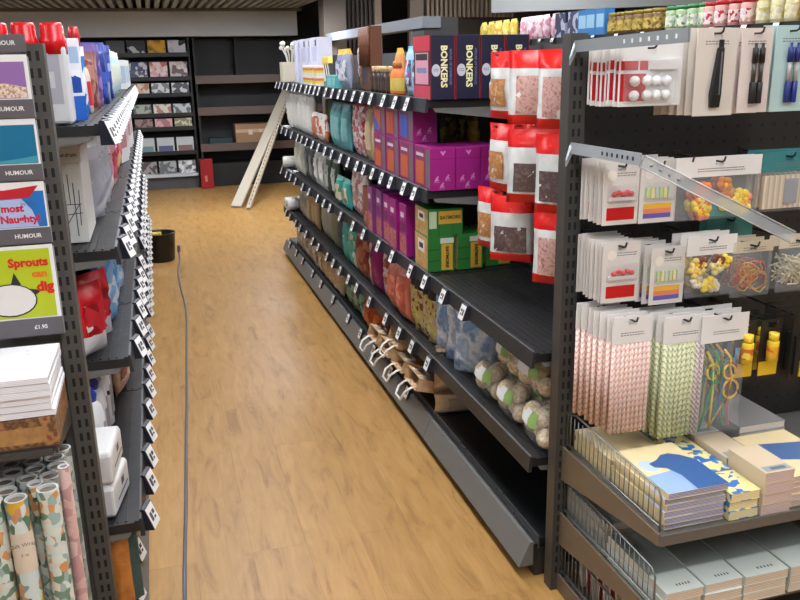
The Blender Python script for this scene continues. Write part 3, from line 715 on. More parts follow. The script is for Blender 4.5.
def pocket(z0,z1,zs,lab,paint,strip_text,tilt=0,y=1.935):
    """greeting card in its clear pocket, dark title strip below"""
    h=z1-z0; r=thing('greeting_card',lab,'greeting card',(-.322,y,z0),0)
    w=.163
    MB().box(-w/2,w/2,-.001,.001,0,h).build('card_sheet',WHITE,r)
    paint(r,w,h)
    MB().box(-w/2-.002,w/2+.002,-.004,-.0022,-zs,0).build('title_strip',STRIP,r,label='dark title strip')
    text(strip_text,.0125,P((226,224,224),.4),r,(w/2-.045,-.0043,-zs*.5),(PI/2,0,0),bold=.0003)
    MB().box(-w/2-.003,w/2+.003,.0022,.0034,-zs,h-.004).build('pocket_back',FILM((220,224,226),.35,.2,0),r)
    r.rotation_euler=(rz(tilt),0,0)
    return r
def paint1(r,w,h):
    m=MB(); panel_q(m,-w/2+.004,w/2-.007,.002,h-.014,-.0013,0); m.build('purple_print',P((142,104,164),.4),r)
    m=MB(); m.add([(-w/2+.005,-.0016,.003),(w/2-.008,-.0016,.003),(w/2-.008,-.0016,.024),(w*.2,-.0016,.033),(-.01,-.0016,.028),(-w*.3,-.0016,.02)],[(0,1,2,3,4,5)]); m.build('textured_print',PAT([(206,182,160),(170,140,112),(226,206,190)],260,'voronoi',.6),r)
    m=MB(); m.add([(-.045+.045*math.cos(t),-.0015,.06+.035*math.sin(t)) for t in [2*PI*i/20 for i in range(20)]],[tuple(range(20))]); m.build('tan_print',P((196,166,116),.5),r)
def paint2(r,w,h):
    m=MB(); panel_q(m,-w/2+.004,w/2-.004,.002,h-.012,-.0013,0); m.build('teal_print',P((16,108,146),.4),r)
    m=MB(); m.add([(-w/2+.005,-.0016,.003),(w/2-.005,-.0016,.003),(w/2-.005,-.0016,.018),(.03,-.0016,.011),(-w*.2,-.0016,.006)],[(0,1,2,3,4)]); m.build('pale_print',P((60,150,170),.4),r)
    m=MB(); m.add([(-.018+.02*math.cos(t),-.0016,.02+.016*math.sin(t)) for t in [2*PI*i/16 for i in range(16)]],[tuple(range(16))]); m.build('green_print',P((150,196,130),.5),r)
def paint3(r,w,h):
    m=MB(); panel_q(m,-w/2+.004,w/2-.003,.002,h-.02,-.0013,0); m.build('blue_print',P((30,110,186),.4),r)
    m=MB(); m.add([(-w/2+.004,-.0016,.003),(w/2-.02,-.0016,.003),(w/2-.03,-.0016,.04),(w*.2,-.0016,.065),(-w/2+.004,-.0016,.06)],[(0,1,2,3,4)]); m.build('pale_blue_print',P((168,186,224),.4),r)
    m=MB(); m.add([(-w/2+.004,-.0018,.064),(w*.30,-.0018,.066),(w*.43,-.0018,.092),(.0,-.0018,.084),(-w/2+.004,-.0018,.088)],[(0,1,2,3,4)]); m.build('red_ribbon',P((186,28,40),.4),r)
    c=P((200,30,48),.4); text('most',.022,c,r,(.012,-.0019,.044),bold=.0009); text('Naughty!',.022,c,r,(.026,-.0019,.02),bold=.0009)
    text('in the',.013,P((70,84,150),.4),r,(.045,-.0019,.053))
def paint4(r,w,h):
    m=MB(); panel_q(m,-w/2+.003,w/2-.008,.003,h-.008,-.0013,0); m.build('lime_print',P((176,192,28),.4),r)
    c=P((206,40,26),.4); c2=P((224,120,30),.4)
    text('Sprouts',.026,c,r,(.028,-.0019,h-.038),bold=.0012); text('can',.023,c2,r,(.048,-.0019,h-.064),bold=.0012); text('dig',.03,c,r,(.056,-.0019,h-.094),bold=.0015)
    m=MB(); m.add([(-.018+.055*math.cos(t),-.0016,.045+.038*math.sin(t)) for t in [2*PI*i/22 for i in range(22)]],[tuple(range(22))]); m.build('black_outline',INK,r)
    m=MB(); m.add([(-.018+.052*math.cos(t),-.0018,.0455+.035*math.sin(t)) for t in [2*PI*i/22 for i in range(22)]],[tuple(range(22))]); m.build('white_print',P((220,216,210),.5),r)
    m=MB(); m.add([(-.015,-.0017,.075),(-.004,-.0017,.108),(.008,-.0017,.08)],[(0,1,2)]).add([(.02,-.0017,.07),(.048,-.0017,.064),(.03,-.0017,.05)],[(0,1,2)]); m.build('black_points',INK,r)
pocket(1.488,1.578,.038,'purple greeting card with a speckled strip, topmost in the card column',paint1,'HUMOUR')
pocket(1.353,1.448,.034,'teal blue greeting card, second from the top of the card column',paint2,'HUMOUR',y=1.933)
pocket(1.216,1.316,.034,'blue greeting card with a red ribbon and red lettering',paint3,'HUMOUR',y=1.931)
pocket(1.012,1.178,.04,'lime green greeting card reading Sprouts can dig',paint4,'£1.95',y=1.929)
# title strip of the pocket above
o=thing('title_strip','dark title strip at the top of the card column','sign',(-.322,1.936,1.583))
MB().box(-.085,.083,-.001,.001,0,.035).build('strip_panel',STRIP,o); text('HUMOUR',.0125,P((226,224,224),.4),o,(.036,-.0013,.018),bold=.0003)
hk=MB(); 
for z in (1.56,1.43,1.295,1.15,1.605):
    hk.tube([(-.395,YP,z),(-.395,1.937,z)],.002,5).tube([(-.255,YP,z),(-.255,1.937,z)],.002,5)
hk.build('card_rail',P((60,60,60),.4,.5),EL)
# white paper packs over a brown box
def pack(col):
    r=thing('paper_pack','','paper pack'); MB().box(-.15,.15,-.11,.11,0,.0142).build('sheets',col,r,bevel=.002)
    MB().box(-.1505,.1505,-.1106,-.110,.001,.0135).build('wrap_edge',PAT([(232,232,236),(208,210,220),(240,240,242)],300,'bandz',.25),r); return r
spots=[(-.40+R.uniform(-.004,.004),1.80+R.uniform(-.006,.006),.8705+k*.0145,R.uniform(-.015,.015)) for k in range(6)]
row(pack(P((228,228,232),.3)),spots,'white wrapped paper pack in the pile under the greeting cards, {o} from the bottom','white paper packs')
bb=thing('printed_box','brown printed flat box under the white paper packs','box',(-.40,1.80,.8005))
MB().box(-.15,.15,-.11,.11,0,.0685).build('box_body',PAT([(104,72,48),(150,110,70),(84,56,40),(170,124,80),(120,60,40)],28,'noise',.4),bb,bevel=.003)
panel_q(MB(),.04,.13,.015,.05,-.1105,0).build('tan_print',PAT([(176,136,84),(150,108,64)],60,'noise',.4),bb)
m=MB().box(-.1505,.1505,-.1108,-.1102,.0,.006).build('lower_edge',P((60,44,36),.5),bb)
# wrapping paper rolls
FLOR=PAT([(206,216,206),(206,216,206),(108,140,120),(70,104,84),(212,204,190),(150,176,170),(206,150,96),(198,210,206)],75,'voronoi',.35,(1,1,.8))
FLOR2=PAT([(196,210,208),(84,118,90),(206,214,206),(214,170,60),(198,144,100),(120,150,140)],60,'voronoi',.35,(1,1,.7))
PINKR=PAT([(214,176,170),(220,190,184),(196,150,150)],50,'voronoi',.4)
def roll(mt,band=False,r0=.0215,h=.625):
    r=thing('wrapping_paper_roll','','wrapping paper')
    MB().lathe([(r0,0),(r0,h)],16,0,caps=False).lathe([(r0-.004,h),(r0-.004,0)],16,1,caps=False).lathe([(r0,h),(r0-.004,h)],16,1,caps=False).lathe([(r0-.005,.001),(r0-.005,h-.006)],16,2).build('paper_tube',[mt,P((196,198,196),.5),P((120,108,96),.7)],r)
    if band:
        MB().lathe([(r0+.0006,h-.16),(r0+.0006,h-.07)],16,0,caps=False).build('label_band',P((214,200,180),.5),r)
        text('Gift Wrap',.012,SCRIB,r,(0,-r0-.0012,h-.095)); text('3 m',.010,SCRIB,r,(0,-r0-.0012,h-.118))
    return r
ZR=.102
row(roll(FLOR),[(-.381,1.64,ZR,0)],'floral wrapping paper roll at the very left edge, no label')
row(roll(FLOR2,True),[(-.335,1.635,ZR,.2)],'floral wrapping paper roll with a beige label band')
row(roll(FLOR,r0=.017),[(-.306,1.69,ZR,1)],'slim floral wrapping paper roll between the label band roll and its right neighbour')
row(roll(FLOR),[(-.279,1.66,ZR,2)],'floral wrapping paper roll nearest the post, no label')
row(roll(PINKR,r0=.012,h=.64),[(-.252+.0,1.72,ZR,0)],'thin pink patterned paper roll squeezed against the post')
sp=[]
for j in range(5):
    for k in range(4 if j else 3): sp.append((-.275-.045*k-.01*(j%2),1.705+.044*j+.0*k,ZR,R.random()*6))
sp=[s for s in sp if not (s[1]<1.72 and s[0]>-.33)]
row(roll(PAT([(150,156,150),(110,120,112),(176,180,172)],60,'voronoi',.5),h=.61),sp[:14],'muted wrapping paper roll standing behind the floral rolls, {o} in its rows from the front','muted rolls at the back')

# ---------------------------------------------------------------- goods: builders (front looks to -Y, base at z=0)
def carton(w,d,h,body,cat='box',name='carton',front=(),left=(),bev=.002):
    """front / left: printed rectangles (u0,u1,v0,v1,material[,name]) as fractions of the face"""
    r=thing(name,'',cat); MB().box(-w/2,w/2,-d/2,d/2,0,h).build('box_body',body,r,bevel=bev)
    for qi,q in enumerate(front):
        e_=-.0003*qi; m=MB(); m.add([((q[0]-.5)*w,-d/2-.0006+e_,q[2]*h),((q[1]-.5)*w,-d/2-.0006+e_,q[2]*h),((q[1]-.5)*w,-d/2-.0006+e_,q[3]*h),((q[0]-.5)*w,-d/2-.0006+e_,q[3]*h)],[(0,1,2,3)])
        m.build(q[5] if len(q)>5 else 'front_print',q[4],r)
    for qi,q in enumerate(left):
        m=MB(); x=-w/2-.0006-.0003*qi
        m.add([(x,(.5-q[0])*d,q[2]*h),(x,(.5-q[1])*d,q[2]*h),(x,(.5-q[1])*d,q[3]*h),(x,(.5-q[0])*d,q[3]*h)],[(0,1,2,3)])
        m.build(q[5] if len(q)>5 else 'side_print',q[4],r)
    return r
def pouch(w,h,t,zones,cat='bag',name='pouch',seed=0,pic=None,hang=False,lean=0):
    """sealed pillow bag; zones = [(top fraction, material, part name)] from the bottom up; each zone is a part"""
    q=random.Random(seed*7+int(w*1000)+int(h*100)); r=thing(name,'',cat); nu=10
    wob=[[q.uniform(-1,1)*t*.10 for _ in range(nu+1)] for _ in range(40)]
    def pt(u,v,s,j,i):
        prof=(math.sin(PI*min(max(v,0),1))**.45 if 0<v<1 else 0)
        if v>.9: prof*=.45
        th=t/2*prof*(math.sin(PI*u)**.55 if 0<u<1 else 0)
        side=1-.05*math.sin(PI*v)
        return ((u-.5)*w*side, s*(th+.0005)+wob[j][i]*(1 if 0<u<1 and 0<v<1 else 0)*.8+lean*v*h, v*h+(.006*math.sin(i*1.7+seed) if v in (0,1) else 0)*0+ (0.0))
    v0=0; jj=0
    for ti,(v1,mt,nm) in enumerate(zones):
        nv=max(2,int((v1-v0)*14)); ring=[]
        for j in range(nv+1):
            v=v0+(v1-v0)*j/nv; J=int(v*36)
            ring.append([pt(i/nu,v,-1,J,i) for i in range(nu+1)]+[pt(i/nu,v,1,J,i) for i in range(nu-1,0,-1)])
        m=MB(); m.loft(ring,0,True,caps=False); m.build(nm,mt,r); v0=v1
    if pic:
        u0,u1,p0,p1,mt=pic; n=6; vs=[];fs=[]
        for j in range(n+1):
            for i in range(n+1):
                u=u0+(u1-u0)*i/n; v=p0+(p1-p0)*j/n; I=min(int(u*nu),nu); p=pt(u,v,-1,int(v*36),I); vs.append((p[0],p[1]-t*.06-.001,p[2]))
        for j in range(n):
            for i in range(n): a=j*(n+1)+i; fs.append((a,a+1,a+n+2,a+n+1))
        MB().add(vs,fs,0,True).build('picture_print',mt,r)
    return r
def simple_pouch(w,h,t,body,top=None,pic=None,seed=0,cat='bag',name='pouch',lean=0):
    if pic is None and name=='pouch' and body.name.startswith('plain') and seed!=5 and not 30<=seed<=33:
        pic=PAT([[(222,218,210),(150,90,80),(206,190,170)],[(214,216,210),(90,110,130),(190,196,190)],[(226,220,200),(120,130,90),(206,196,160)],[(216,206,206),(110,80,100),(226,222,220)]][seed%4],34,'voronoi',.35)
    z=[(.86,body,'bag_body'),(1,top or body,'sealed_top')]
    return pouch(w,h,t,z,cat,name,seed,(.15,.85,.2,.72,pic) if pic else None,lean=lean)
def bottle(r,h,body,cap,label=None,capf=.2,square=False,name='bottle',cat='bottle'):
    t=thing(name,'',cat); s=h*(1-capf)
    MB().lathe([(r*.9,0),(r,.006),(r,s*.72),(r*.85,s*.85),(r*.42,s*.97),(r*.40,s)],16).build('bottle_body',body,t)
    MB().lathe([(r*.5,0),(r*.5,h*capf*.8),(r*.4,h*capf)],14,0,(0,0,s)).build('cap',cap,t)
    if label: MB().lathe([(r*1.01,s*.15),(r*1.01,s*.62)],16,caps=False).build('label_wrap',label,t)
    return t
def jar(r,h,body,lid,label=None):
    t=thing('jar','','jar'); MB().lathe([(r*.92,0),(r,.004),(r,h*.78),(r*.86,h*.84)],14).build('jar_body',body,t)
    MB().lathe([(r*.92,0),(r*.92,h*.15),(r*.86,h*.16)],14,0,(0,0,h*.84)).build('lid',lid,t)
    if label: MB().lathe([(r*1.01,h*.15),(r*1.01,h*.62)],14,caps=False).build('label_wrap',label,t)
    return t
def line(proto,x,y,z,n,dy,fmt,grp=None,rot=-90,dx=0,jit=6):
    spots=[(x+dx*k+R.uniform(-.006,.006),y+dy*k,z,rz(rot+R.uniform(-jit,jit))) for k in range(n)]
    return row(proto,spots,fmt,grp)
Z1,Z2,Z3,Z4,Z5=1.4108,1.0708,.7408,.4108,.1335

# ---------------------------------------------------------------- right hand run, top shelf
PK=P((206,60,80),.4)
SIDEP=PAT([(206,90,110),(214,150,160),(60,50,90),(206,40,50),(220,196,200)],40,'bandz',.4)
r=carton(.096,.20,.228,NAVY,'box','navy_box',[(.0,.035,0,1,DRED,'red_edge'),(.965,1,0,1,DRED,'red_edge')],[(.0,1,0,.22,P((190,60,80),.4)),(.1,.9,.24,.74,P((214,150,166),.4),'pale_side_label'),(.15,.85,.62,.72,INK),(.2,.8,.42,.5,P((120,130,170),.4)),(0,1,.76,1,P((190,50,66),.4))],.0015)
m=MB(); m.add([(-.026+.017*math.cos(t),-.1022,.105+.022*math.sin(t)) for t in [2*PI*i/20 for i in range(20)]],[tuple(range(20))]); m.build('round_emblem',P((186,190,200),.4),r)
m=MB(); scribble(m,-.035,-.016,.108,-.1026,0,2); m.build('emblem_print',P((90,96,120),.4),r)
text('BONKERS',.034,P((226,222,170),.4),r,(.004,-.1026,.118),(PI/2,PI/2,0),bold=.0012)
text('HOUSE OF DOMINOES',.0125,P((120,130,170),.4),r,(.030,-.1026,.116),(PI/2,PI/2,0))
row(r,[(1.034+.0985*k,3.07,Z1,0) for k in range(4)],'navy blue box with vertical white lettering on the top shelf, {o} from the aisle','navy boxes on the top shelf')
line(simple_pouch(.13,.2,.05,P((170,206,226),.3),P((100,170,214),.3),PAT([(226,226,230),(60,140,200),(200,60,90),(80,60,70)],40,'voronoi'),3),1.06,3.30,Z1,2,.14,'pale blue and white pouch beside the navy boxes, {o} from the near end','pale blue pouches')
line(bottle(.026,.14,ORANGE,P((190,120,60),.4),P((206,180,90),.4)),1.04,3.56,Z1,2,.07,'orange bottle on the right top shelf, {o} from the near end','orange bottles')
line(simple_pouch(.12,.2,.05,P((214,150,90),.4),P((226,160,50),.4),None,5),1.15,3.90,Z1,1,.1,'tall orange pouch behind the orange bottles')
def jarlike(): return bottle(.022,.12,P((50,36,30),.3),P((206,176,130),.5),P((70,54,44),.4),.22)
line(jarlike(),1.035,3.70,Z1,6,.055,'dark bottle with a tan cap on the top shelf, {o} from the near end','dark bottles with tan caps')
b=carton(.30,.06,.31,P((96,54,30),.5),'box','stick_box'); 
m=MB()
for k in range(14): m.lathe([(.0095,.12),(.0095,.305)],8,0,(-.135+k*.0208,-.036,0))
m.build('brown_sticks',PAT([(110,58,28),(84,42,22),(130,74,38)],40,'noise',.5),b); panel_q(MB(),-.14,.02,.03,.11,-.0306,0).build('dark_label',P((40,44,60),.4),b)
line(b,1.10,4.28,Z1,1,.1,'tall brown box with a row of upright brown sticks on the top shelf')
line(simple_pouch(.14,.21,.06,P((150,156,176),.35),P((206,160,60),.4),PAT([(190,194,204),(110,120,150),(206,206,210)],50,'voronoi'),6),1.045,4.55,Z1,2,.14,'blue-grey pouch with a gold top on the top shelf, {o} from the near end','blue-grey pouches')
line(simple_pouch(.14,.3,.06,P((206,150,40),.4),P((220,176,70),.4),None,8),1.17,4.52,Z1,2,.15,'tall gold pouch behind the blue-grey pouches, {o} from the near end','tall gold pouches')
def striped():
    r=thing('brush_pack','','brush pack'); m=MB().box(-.13,.13,-.02,.02,0,.03); m.build('tray',P((60,130,130),.4),r)
    for k in range(6):
        M=Matrix.Translation((-.11+k*.034,0,.03))@Matrix.Rotation(rz(-32),4,'Y')
        o=MB().box(-.009,.009,-.012,.012,0,.12).xf(M).build('handle',INK if k%2 else P((214,212,206),.4),r)
        MB().box(-.012,.012,-.014,.014,.12,.165).xf(M).build('yellow_top',P((214,190,90),.6),r)
    return r
line(striped(),1.045,5.06,Z1,1,.1,'pack of slanted black and white handles with yellow tops on the top shelf')
line(carton(.13,.05,.07,P((90,170,170),.4),'box','small_carton',[(.1,.9,.2,.8,P((130,196,190),.4))]),1.03,4.74,Z1,2,.14,'small turquoise carton on the top shelf edge, {o} from the near end','small turquoise cartons')
line(carton(.17,.05,.125,PAT([(222,216,200),(226,206,80),(214,120,80),(230,228,220)],16,'bandz',.4),'box','striped_carton'),1.03,5.34,Z1,3,.19,'carton with yellow and white bands on the top shelf, {o} from the near end','yellow banded cartons')
line(carton(.15,.1,.30,P((206,206,224),.4),'box','white_carton',[(.15,.85,.5,.8,P((186,188,214),.4)),(.6,.85,.82,.95,P((60,60,80),.4))]),1.11,5.62,Z1,5,.2,'tall pale lavender carton on the far top shelf, {o} from the near end','pale lavender cartons')
r=thing('feather_pot','','toy'); MB().box(-.08,.08,-.08,.08,0,.15).build('pot',P((206,196,176),.5),r,bevel=.004)
q=random.Random(2)
for k in range(16):
    a=q.uniform(0,2*PI); d=q.uniform(.01,.07); e=(d*2.2*math.cos(a),d*2.2*math.sin(a),q.uniform(.26,.31))
    MB().tube([(d*.7*math.cos(a),d*.7*math.sin(a),.12),(d*1.2*math.cos(a),d*1.2*math.sin(a),.2),e],.004,5).sphere((e[0],e[1],e[2]-.01),.017,0,8).build('white_tip',P((222,218,210),.7),r)
line(r,1.078,6.74,Z1,1,.1,'pot of white fluffy-tipped sticks at the far end of the top shelf')

# ---------------------------------------------------------------- right hand run, second shelf
PHOTO=PAT([(120,30,96),(140,60,90),(110,30,86)],14,'noise',.4)
def mag_carton(h=.162):
    r=carton(.101,.20,h,MAG,'box','magenta_carton',[],[(.02,.70,.04,.96,PHOTO,'picture_side'),(.72,.98,.04,.96,P((120,100,110),.4),'grey_side_strip'),(.12,.62,.1,.66,PAT([(190,84,50),(70,96,190),(196,96,60),(150,60,60)],2.5,'voronoi'),'animal_print'),(.14,.6,.76,.84,P((226,196,214),.4))])
    m=MB()
    for x,z in ((-.025,.045),(.018,.05),(-.004,.02)):
        for dx,dz,s in ((0,0,.006),(.004,.008,.004),(-.005,-.006,.004),(.006,-.005,.003)): 
            m.add([(x+dx+s*math.cos(t),-.1008,z+dz+s*math.sin(t)) for t in [2*PI*i/8 for i in range(8)]],[tuple(range(8))])
        panel_q(m,x-.012,x+.012,z-.013,z-.0115,-.1008,0)
    m.build('pale_figures',LMAG,r)
    m=MB(); m.add([(-.012,-.1008,h-.012),(-.004,-.1008,h-.012),(0,-.1008,h-.017),(.004,-.1008,h-.012),(.012,-.1008,h-.012),(0,-.1008,h-.03)],[(0,1,2,3,4,5)]); m.build('heart_print',LMAG,r)
    panel_q(MB(),-.05,.05,h-.042,h-.040,-.1008,0).build('flap_line',P((120,16,90),.4),r)
    return r
mc=mag_carton()
row(mc,[(1.039+.1035*k,3.085,Z2,0) for k in range(3)],'magenta carton in the front row of the second shelf, {o} from the aisle','front row of magenta cartons')
tops=[]
lo=[dup(mc,(1.039,3.30+.212*k,Z2),0) for k in range(3)]
for k,o in enumerate(lo): o['label']='magenta carton with an animal picture on its side, bottom layer, %s from the near end'%ORD[k]; o['group']='bottom layer of picture cartons'
for k in range(3):
    o=dup(mc,(1.039,3.30+.212*k,Z2+.1625),0); o['label']='magenta carton with an animal picture on its side, upper layer, %s from the near end'%ORD[k]; o['group']='upper layer of picture cartons'
line(simple_pouch(.13,.27,.06,PAT([(206,180,60),(110,100,50),(226,206,110)],30,'voronoi') if True else P((214,190,70),.4),P((150,140,60),.4),None,2),1.30,3.36,Z2,3,.15,'yellow pouch behind the magenta cartons on the second shelf, {o} from the near end','yellow pouches')
line(simple_pouch(.11,.27,.05,P((190,164,124),.5),P((170,140,104),.5),P((206,186,150),.5),4),1.05,3.98,Z2,2,.12,'tall beige pouch beside the magenta cartons, {o} from the near end','tall beige pouches')
line(simple_pouch(.13,.30,.06,PAT([(206,196,192),(170,40,50),(220,214,210),(190,120,120)],45,'voronoi'),P((190,60,66),.4),None,9),1.06,4.28,Z2,2,.15,'red and white speckled pouch on the second shelf, {o} from the near end','red speckled pouches')
line(simple_pouch(.15,.25,.06,P((92,156,160),.45),P((70,130,140),.45),P((130,180,180),.5),12),1.04,4.62,Z2,3,.15,'teal pouch on the second shelf, {o} from the near end','teal pouches, second shelf')
line(carton(.26,.14,.24,P((150,156,146),.45),'storage box','grey_green_box',[(0,1,.62,.72,P((170,176,80),.5)),(.1,.9,.1,.5,P((120,126,120),.5))]),1.22,4.75,Z2,4,.29,'grey-green box with a yellow stripe behind the teal pouches, {o} from the near end','grey-green boxes')
line(simple_pouch(.14,.17,.05,PAT([(190,120,90),(226,220,214),(200,90,60)],24,'voronoi'),P((220,214,206),.4),None,2),1.03,5.18,Z2,3,.16,'orange and white pouch on the second shelf, {o} from the near end','orange and white pouches')
line(simple_pouch(.17,.30,.07,P((238,236,230),.5),P((240,238,232),.5),None,5),1.05,5.72,Z2,6,.185,'white cloth pack at the far end of the second shelf, {o} from the near end','white cloth packs')
# ---------------------------------------------------------------- right hand run, third shelf
def green_carton(w,d,h,vert):
    fr=[(.50,.92,.04,.78,OCHRE,'yellow_panel'),(.46,.96,.80,.95,P((196,206,190),.4),'pale_oval'),(.0,.44,.3,.33,DGREEN),(.0,.44,.62,.65,DGREEN)] if vert else [(.30,.96,.45,.92,OCHRE,'yellow_panel'),(.03,.24,.3,.92,P((186,206,170),.4),'pale_figure'),(.3,.32,0,.42,DGREEN),(.7,.72,0,.42,DGREEN)]
    r=carton(w,d,h,GREEN,'box','green_carton',fr,[(.02,.98,.02,.98,PAT([(176,130,80),(196,160,100),(150,100,60)],20,'noise'),'tan_side'),(.25,.75,.5,.85,P((222,220,214),.4),'white_label'),(.35,.65,.6,.75,INK)])
    c=P((60,70,30),.4)
    if vert: text('EATMORE',.019,c,r,((.71-.5)*w,-d/2-.0022,h*.41),(PI/2,PI/2,0),bold=.0006)
    else: text('EATMORE',.019,c,r,((.63-.5)*w,-d/2-.0022,h*.68),bold=.0006)
    return r
gc=green_carton(.112,.17,.142,True)
row(gc,[(1.047,3.115,Z3,0),(1.168,3.115,Z3,rz(2)),(1.30,3.135,Z3,0)],'green carton standing with a vertical yellow panel on the third shelf, {o} from the aisle','upright green cartons')
gh=green_carton(.145,.17,.108,False); gh.location=(1.066,3.118,Z3+.1425); tag(gh,'green carton lying on top of the two upright green cartons','box')
pc=lambda col,seed: carton(.1,.12,.225,col,'box','tall_carton',[(.0,1,.05,.42,PAT([(206,140,60),(150,60,70),(190,110,120),(120,40,90)],30,'noise'),'picture_print'),(.2,.7,.74,.84,P((226,206,220),.4)),(.15,.85,.48,.66,P((110,20,90),.4))])
line(pc(MAG,1),1.045,3.36,Z3,3,.135,'tall magenta carton with an orange picture on the third shelf, {o} from the near end','tall magenta cartons',jit=2)
line(pc(P((124,60,120),.4),2),1.045,3.775,Z3,2,.135,'tall purple carton with an orange picture on the third shelf, {o} from the near end','tall purple cartons',jit=2)
line(carton(.15,.1,.2,P((150,70,60),.45),'box','red_brown_carton',[(.1,.9,.1,.7,PAT([(190,150,120),(130,60,50),(110,90,80)],34,'voronoi'))]),1.05,4.06,Z3,1,.1,'red-brown carton beside the tall purple cartons')
line(simple_pouch(.16,.29,.07,PAT([(214,206,200),(190,110,110),(150,150,150),(222,216,210),(200,140,130)],45,'voronoi'),P((206,200,196),.4),None,11),1.05,4.27,Z3,2,.17,'white, pink and grey patterned pouch on the third shelf, {o} from the near end','pink and grey patterned pouches')
line(simple_pouch(.16,.17,.06,P((70,180,176),.4),P((110,200,190),.4),None,14),1.03,4.62,Z3,2,.16,'turquoise pouch on the third shelf, {o} from the near end','turquoise pouches, third shelf')
for i,(c,c2,nm) in enumerate([((80,96,76),(190,196,186),'dark green'),((214,216,210),(230,230,226),'pale grey'),((110,112,116),(150,150,150),'mid grey'),((206,210,190),(226,228,212),'pale sage')]):
    line(simple_pouch(.17,.26,.07,P(c,.5),P(c2,.5),P(c2,.5),20+i),1.06,5.0+.40*i,Z3,2,.2,nm+' pouch towards the far end of the third shelf, {o} from the near end',nm+' pouches')
def white_roll():
    r=thing('white_roll','','roll'); MB().lathe([(.04,-.12),(.045,-.115),(.045,.115),(.04,.12)],16).lathe([(.014,.1202),(.014,.121)],12,1).xf(Matrix.Rotation(PI/2,4,'X')).build('rolled_sheet',[P((222,220,214),.6),P((120,110,100),.6)],r); return r
line(white_roll(),1.09,6.72,Z3+.0455,1,.1,'white roll at the far end of the third shelf',rot=-90)
line(white_roll(),1.09,6.72,Z4+.0455,2,-.11,'white roll at the far end of the fourth shelf, {o} from the far end','white rolls on the fourth shelf')
# ---------------------------------------------------------------- right hand run, fourth shelf
def ball_bag():
    r=thing('suet_ball_bag','','bag of balls')
    pos=[(-.058,-.0,.033),(.0,.012,.033),(.058,0,.033),(-.03,-.012,.088),(.03,.0,.09),(.0,.03,.085)]
    bm=PAT([(226,206,166),(206,178,134),(236,224,196),(186,154,112)],70,'noise',.8,bump=.6)
    for p in pos: MB().sphere(p,.0315,0,14).build('suet_ball',bm,r)
    rings=[]
    for z,w,d in ((.001,.085,.03),(.03,.093,.05),(.08,.086,.054),(.114,.07,.03),(.126,.05,.008)):
        rings.append([(w*math.cos(t)*(1+.06*math.sin(5*t)),d*math.sin(t)+.004,z) for t in [2*PI*i/20 for i in range(20)]])
    MB().loft(rings,0,True).build('clear_bag',FILM((236,240,236),.16,.12,.6),r)
    m=MB(); n=6; vs=[];fs=[]
    for j in range(3):
        for i in range(n+1):
            t=-PI/2+(i/n-.5)*1.5; z=(.066,.088,.108)[j]; d=(.0565,.053,.037)[j]; w=(.094,.088,.077)[j]; vs.append((w*math.cos(t),d*math.sin(t)+.004,z))
    for j in range(2):
        for i in range(n): a=j*(n+1)+i; fs.append((a,a+1,a+n+2,a+n+1))
    m.add(vs,fs,0,True); m.m=[0 if k%n<4 else 1 for k in range(len(fs))]; m.build('label',[P((228,230,226),.4),P((140,170,96),.4)],r)
    return r
sp=[];names=[]
for L in range(2):
    for j in range(3):
        for k in range(3 if L==0 else 2):
            sp.append((1.058+.115*j+.03*L,2.135+.195*k+.09*L,Z4+.128*L,rz(-90+R.uniform(-8,8)))); names.append(['bottom','upper'][L]+' layer, '+['front','middle','back'][j]+' row, '+ORD[k]+' from the near end')
bbag=ball_bag()
for i,(s,nn) in enumerate(zip(sp,names)):
    o=bbag if i==0 else dup(bbag,s[:3],s[3]); o.location=s[:3]; o.rotation_euler=(0,0,s[3]); tag(o,'bag of suet balls, '+nn,'bag of balls','bags of suet balls')
def blue_bag(seed):
    r=simple_pouch(.19,.28,.075,PAT([(166,196,226),(112,152,198),(222,232,242),(150,184,220),(200,216,232)],11,'noise',.12,bump=1.0),PAT([(176,204,232),(206,222,238)],20,'noise',.12,bump=1.0),None,seed)
    q=random.Random(seed)
    for k in range(7): 
        m=MB().sphere((q.uniform(-.06,.06),q.uniform(-.012,.012),q.uniform(.05,.22)),.024,0,10); m.build('filling',[P((206,110,50),.5),P((222,220,214),.5),P((120,124,130),.5),P((110,150,80),.5)][k%4],r)
    return r
line(blue_bag(3),1.085,2.73,Z4,3,.125,'crinkly clear blue bag next to the suet balls, {o} from the near end','clear blue bags',rot=-55)
line(blue_bag(8),1.27,2.76,Z4,2,.15,'clear blue bag in the back row beside the suet balls, {o} from the near end','clear blue bags at the back',rot=-55)
DOT=PAT([(206,190,90),(196,176,150),(206,190,90),(120,70,60),(214,200,150)],60,'voronoi')
line(pouch(.11,.27,.05,[(.72,DOT,'dotted_body'),(1,P((26,24,24),.4),'black_top')],seed=5),1.05,3.10,Z4,4,.085,'yellow dotted pouch with a black top on the fourth shelf, {o} from the near end','black topped pouches',rot=-70)
line(simple_pouch(.17,.24,.08,P((226,130,104),.35),P((226,140,120),.35),PAT([(232,150,124),(206,90,70),(240,180,160)],18,'noise'),7),1.04,3.50,Z4,2,.17,'salmon orange pouch on the fourth shelf, {o} from the near end','salmon pouches')
line(simple_pouch(.15,.28,.06,PAT([(214,208,206),(190,60,60),(150,90,80),(226,222,220)],26,'voronoi'),P((206,200,200),.4),None,15),1.05,3.83,Z4,1,.1,'white and red pouch left of the salmon pouches')
line(pouch(.19,.285,.07,[(1,P((150,26,110),.35),'bag_body')],seed=4,pic=(.02,.42,.05,.95,PAT([(206,90,70),(226,206,206),(170,50,60)],26,'voronoi'))),1.05,4.03,Z4,1,.1,'magenta pouch with a red and white print on the fourth shelf')
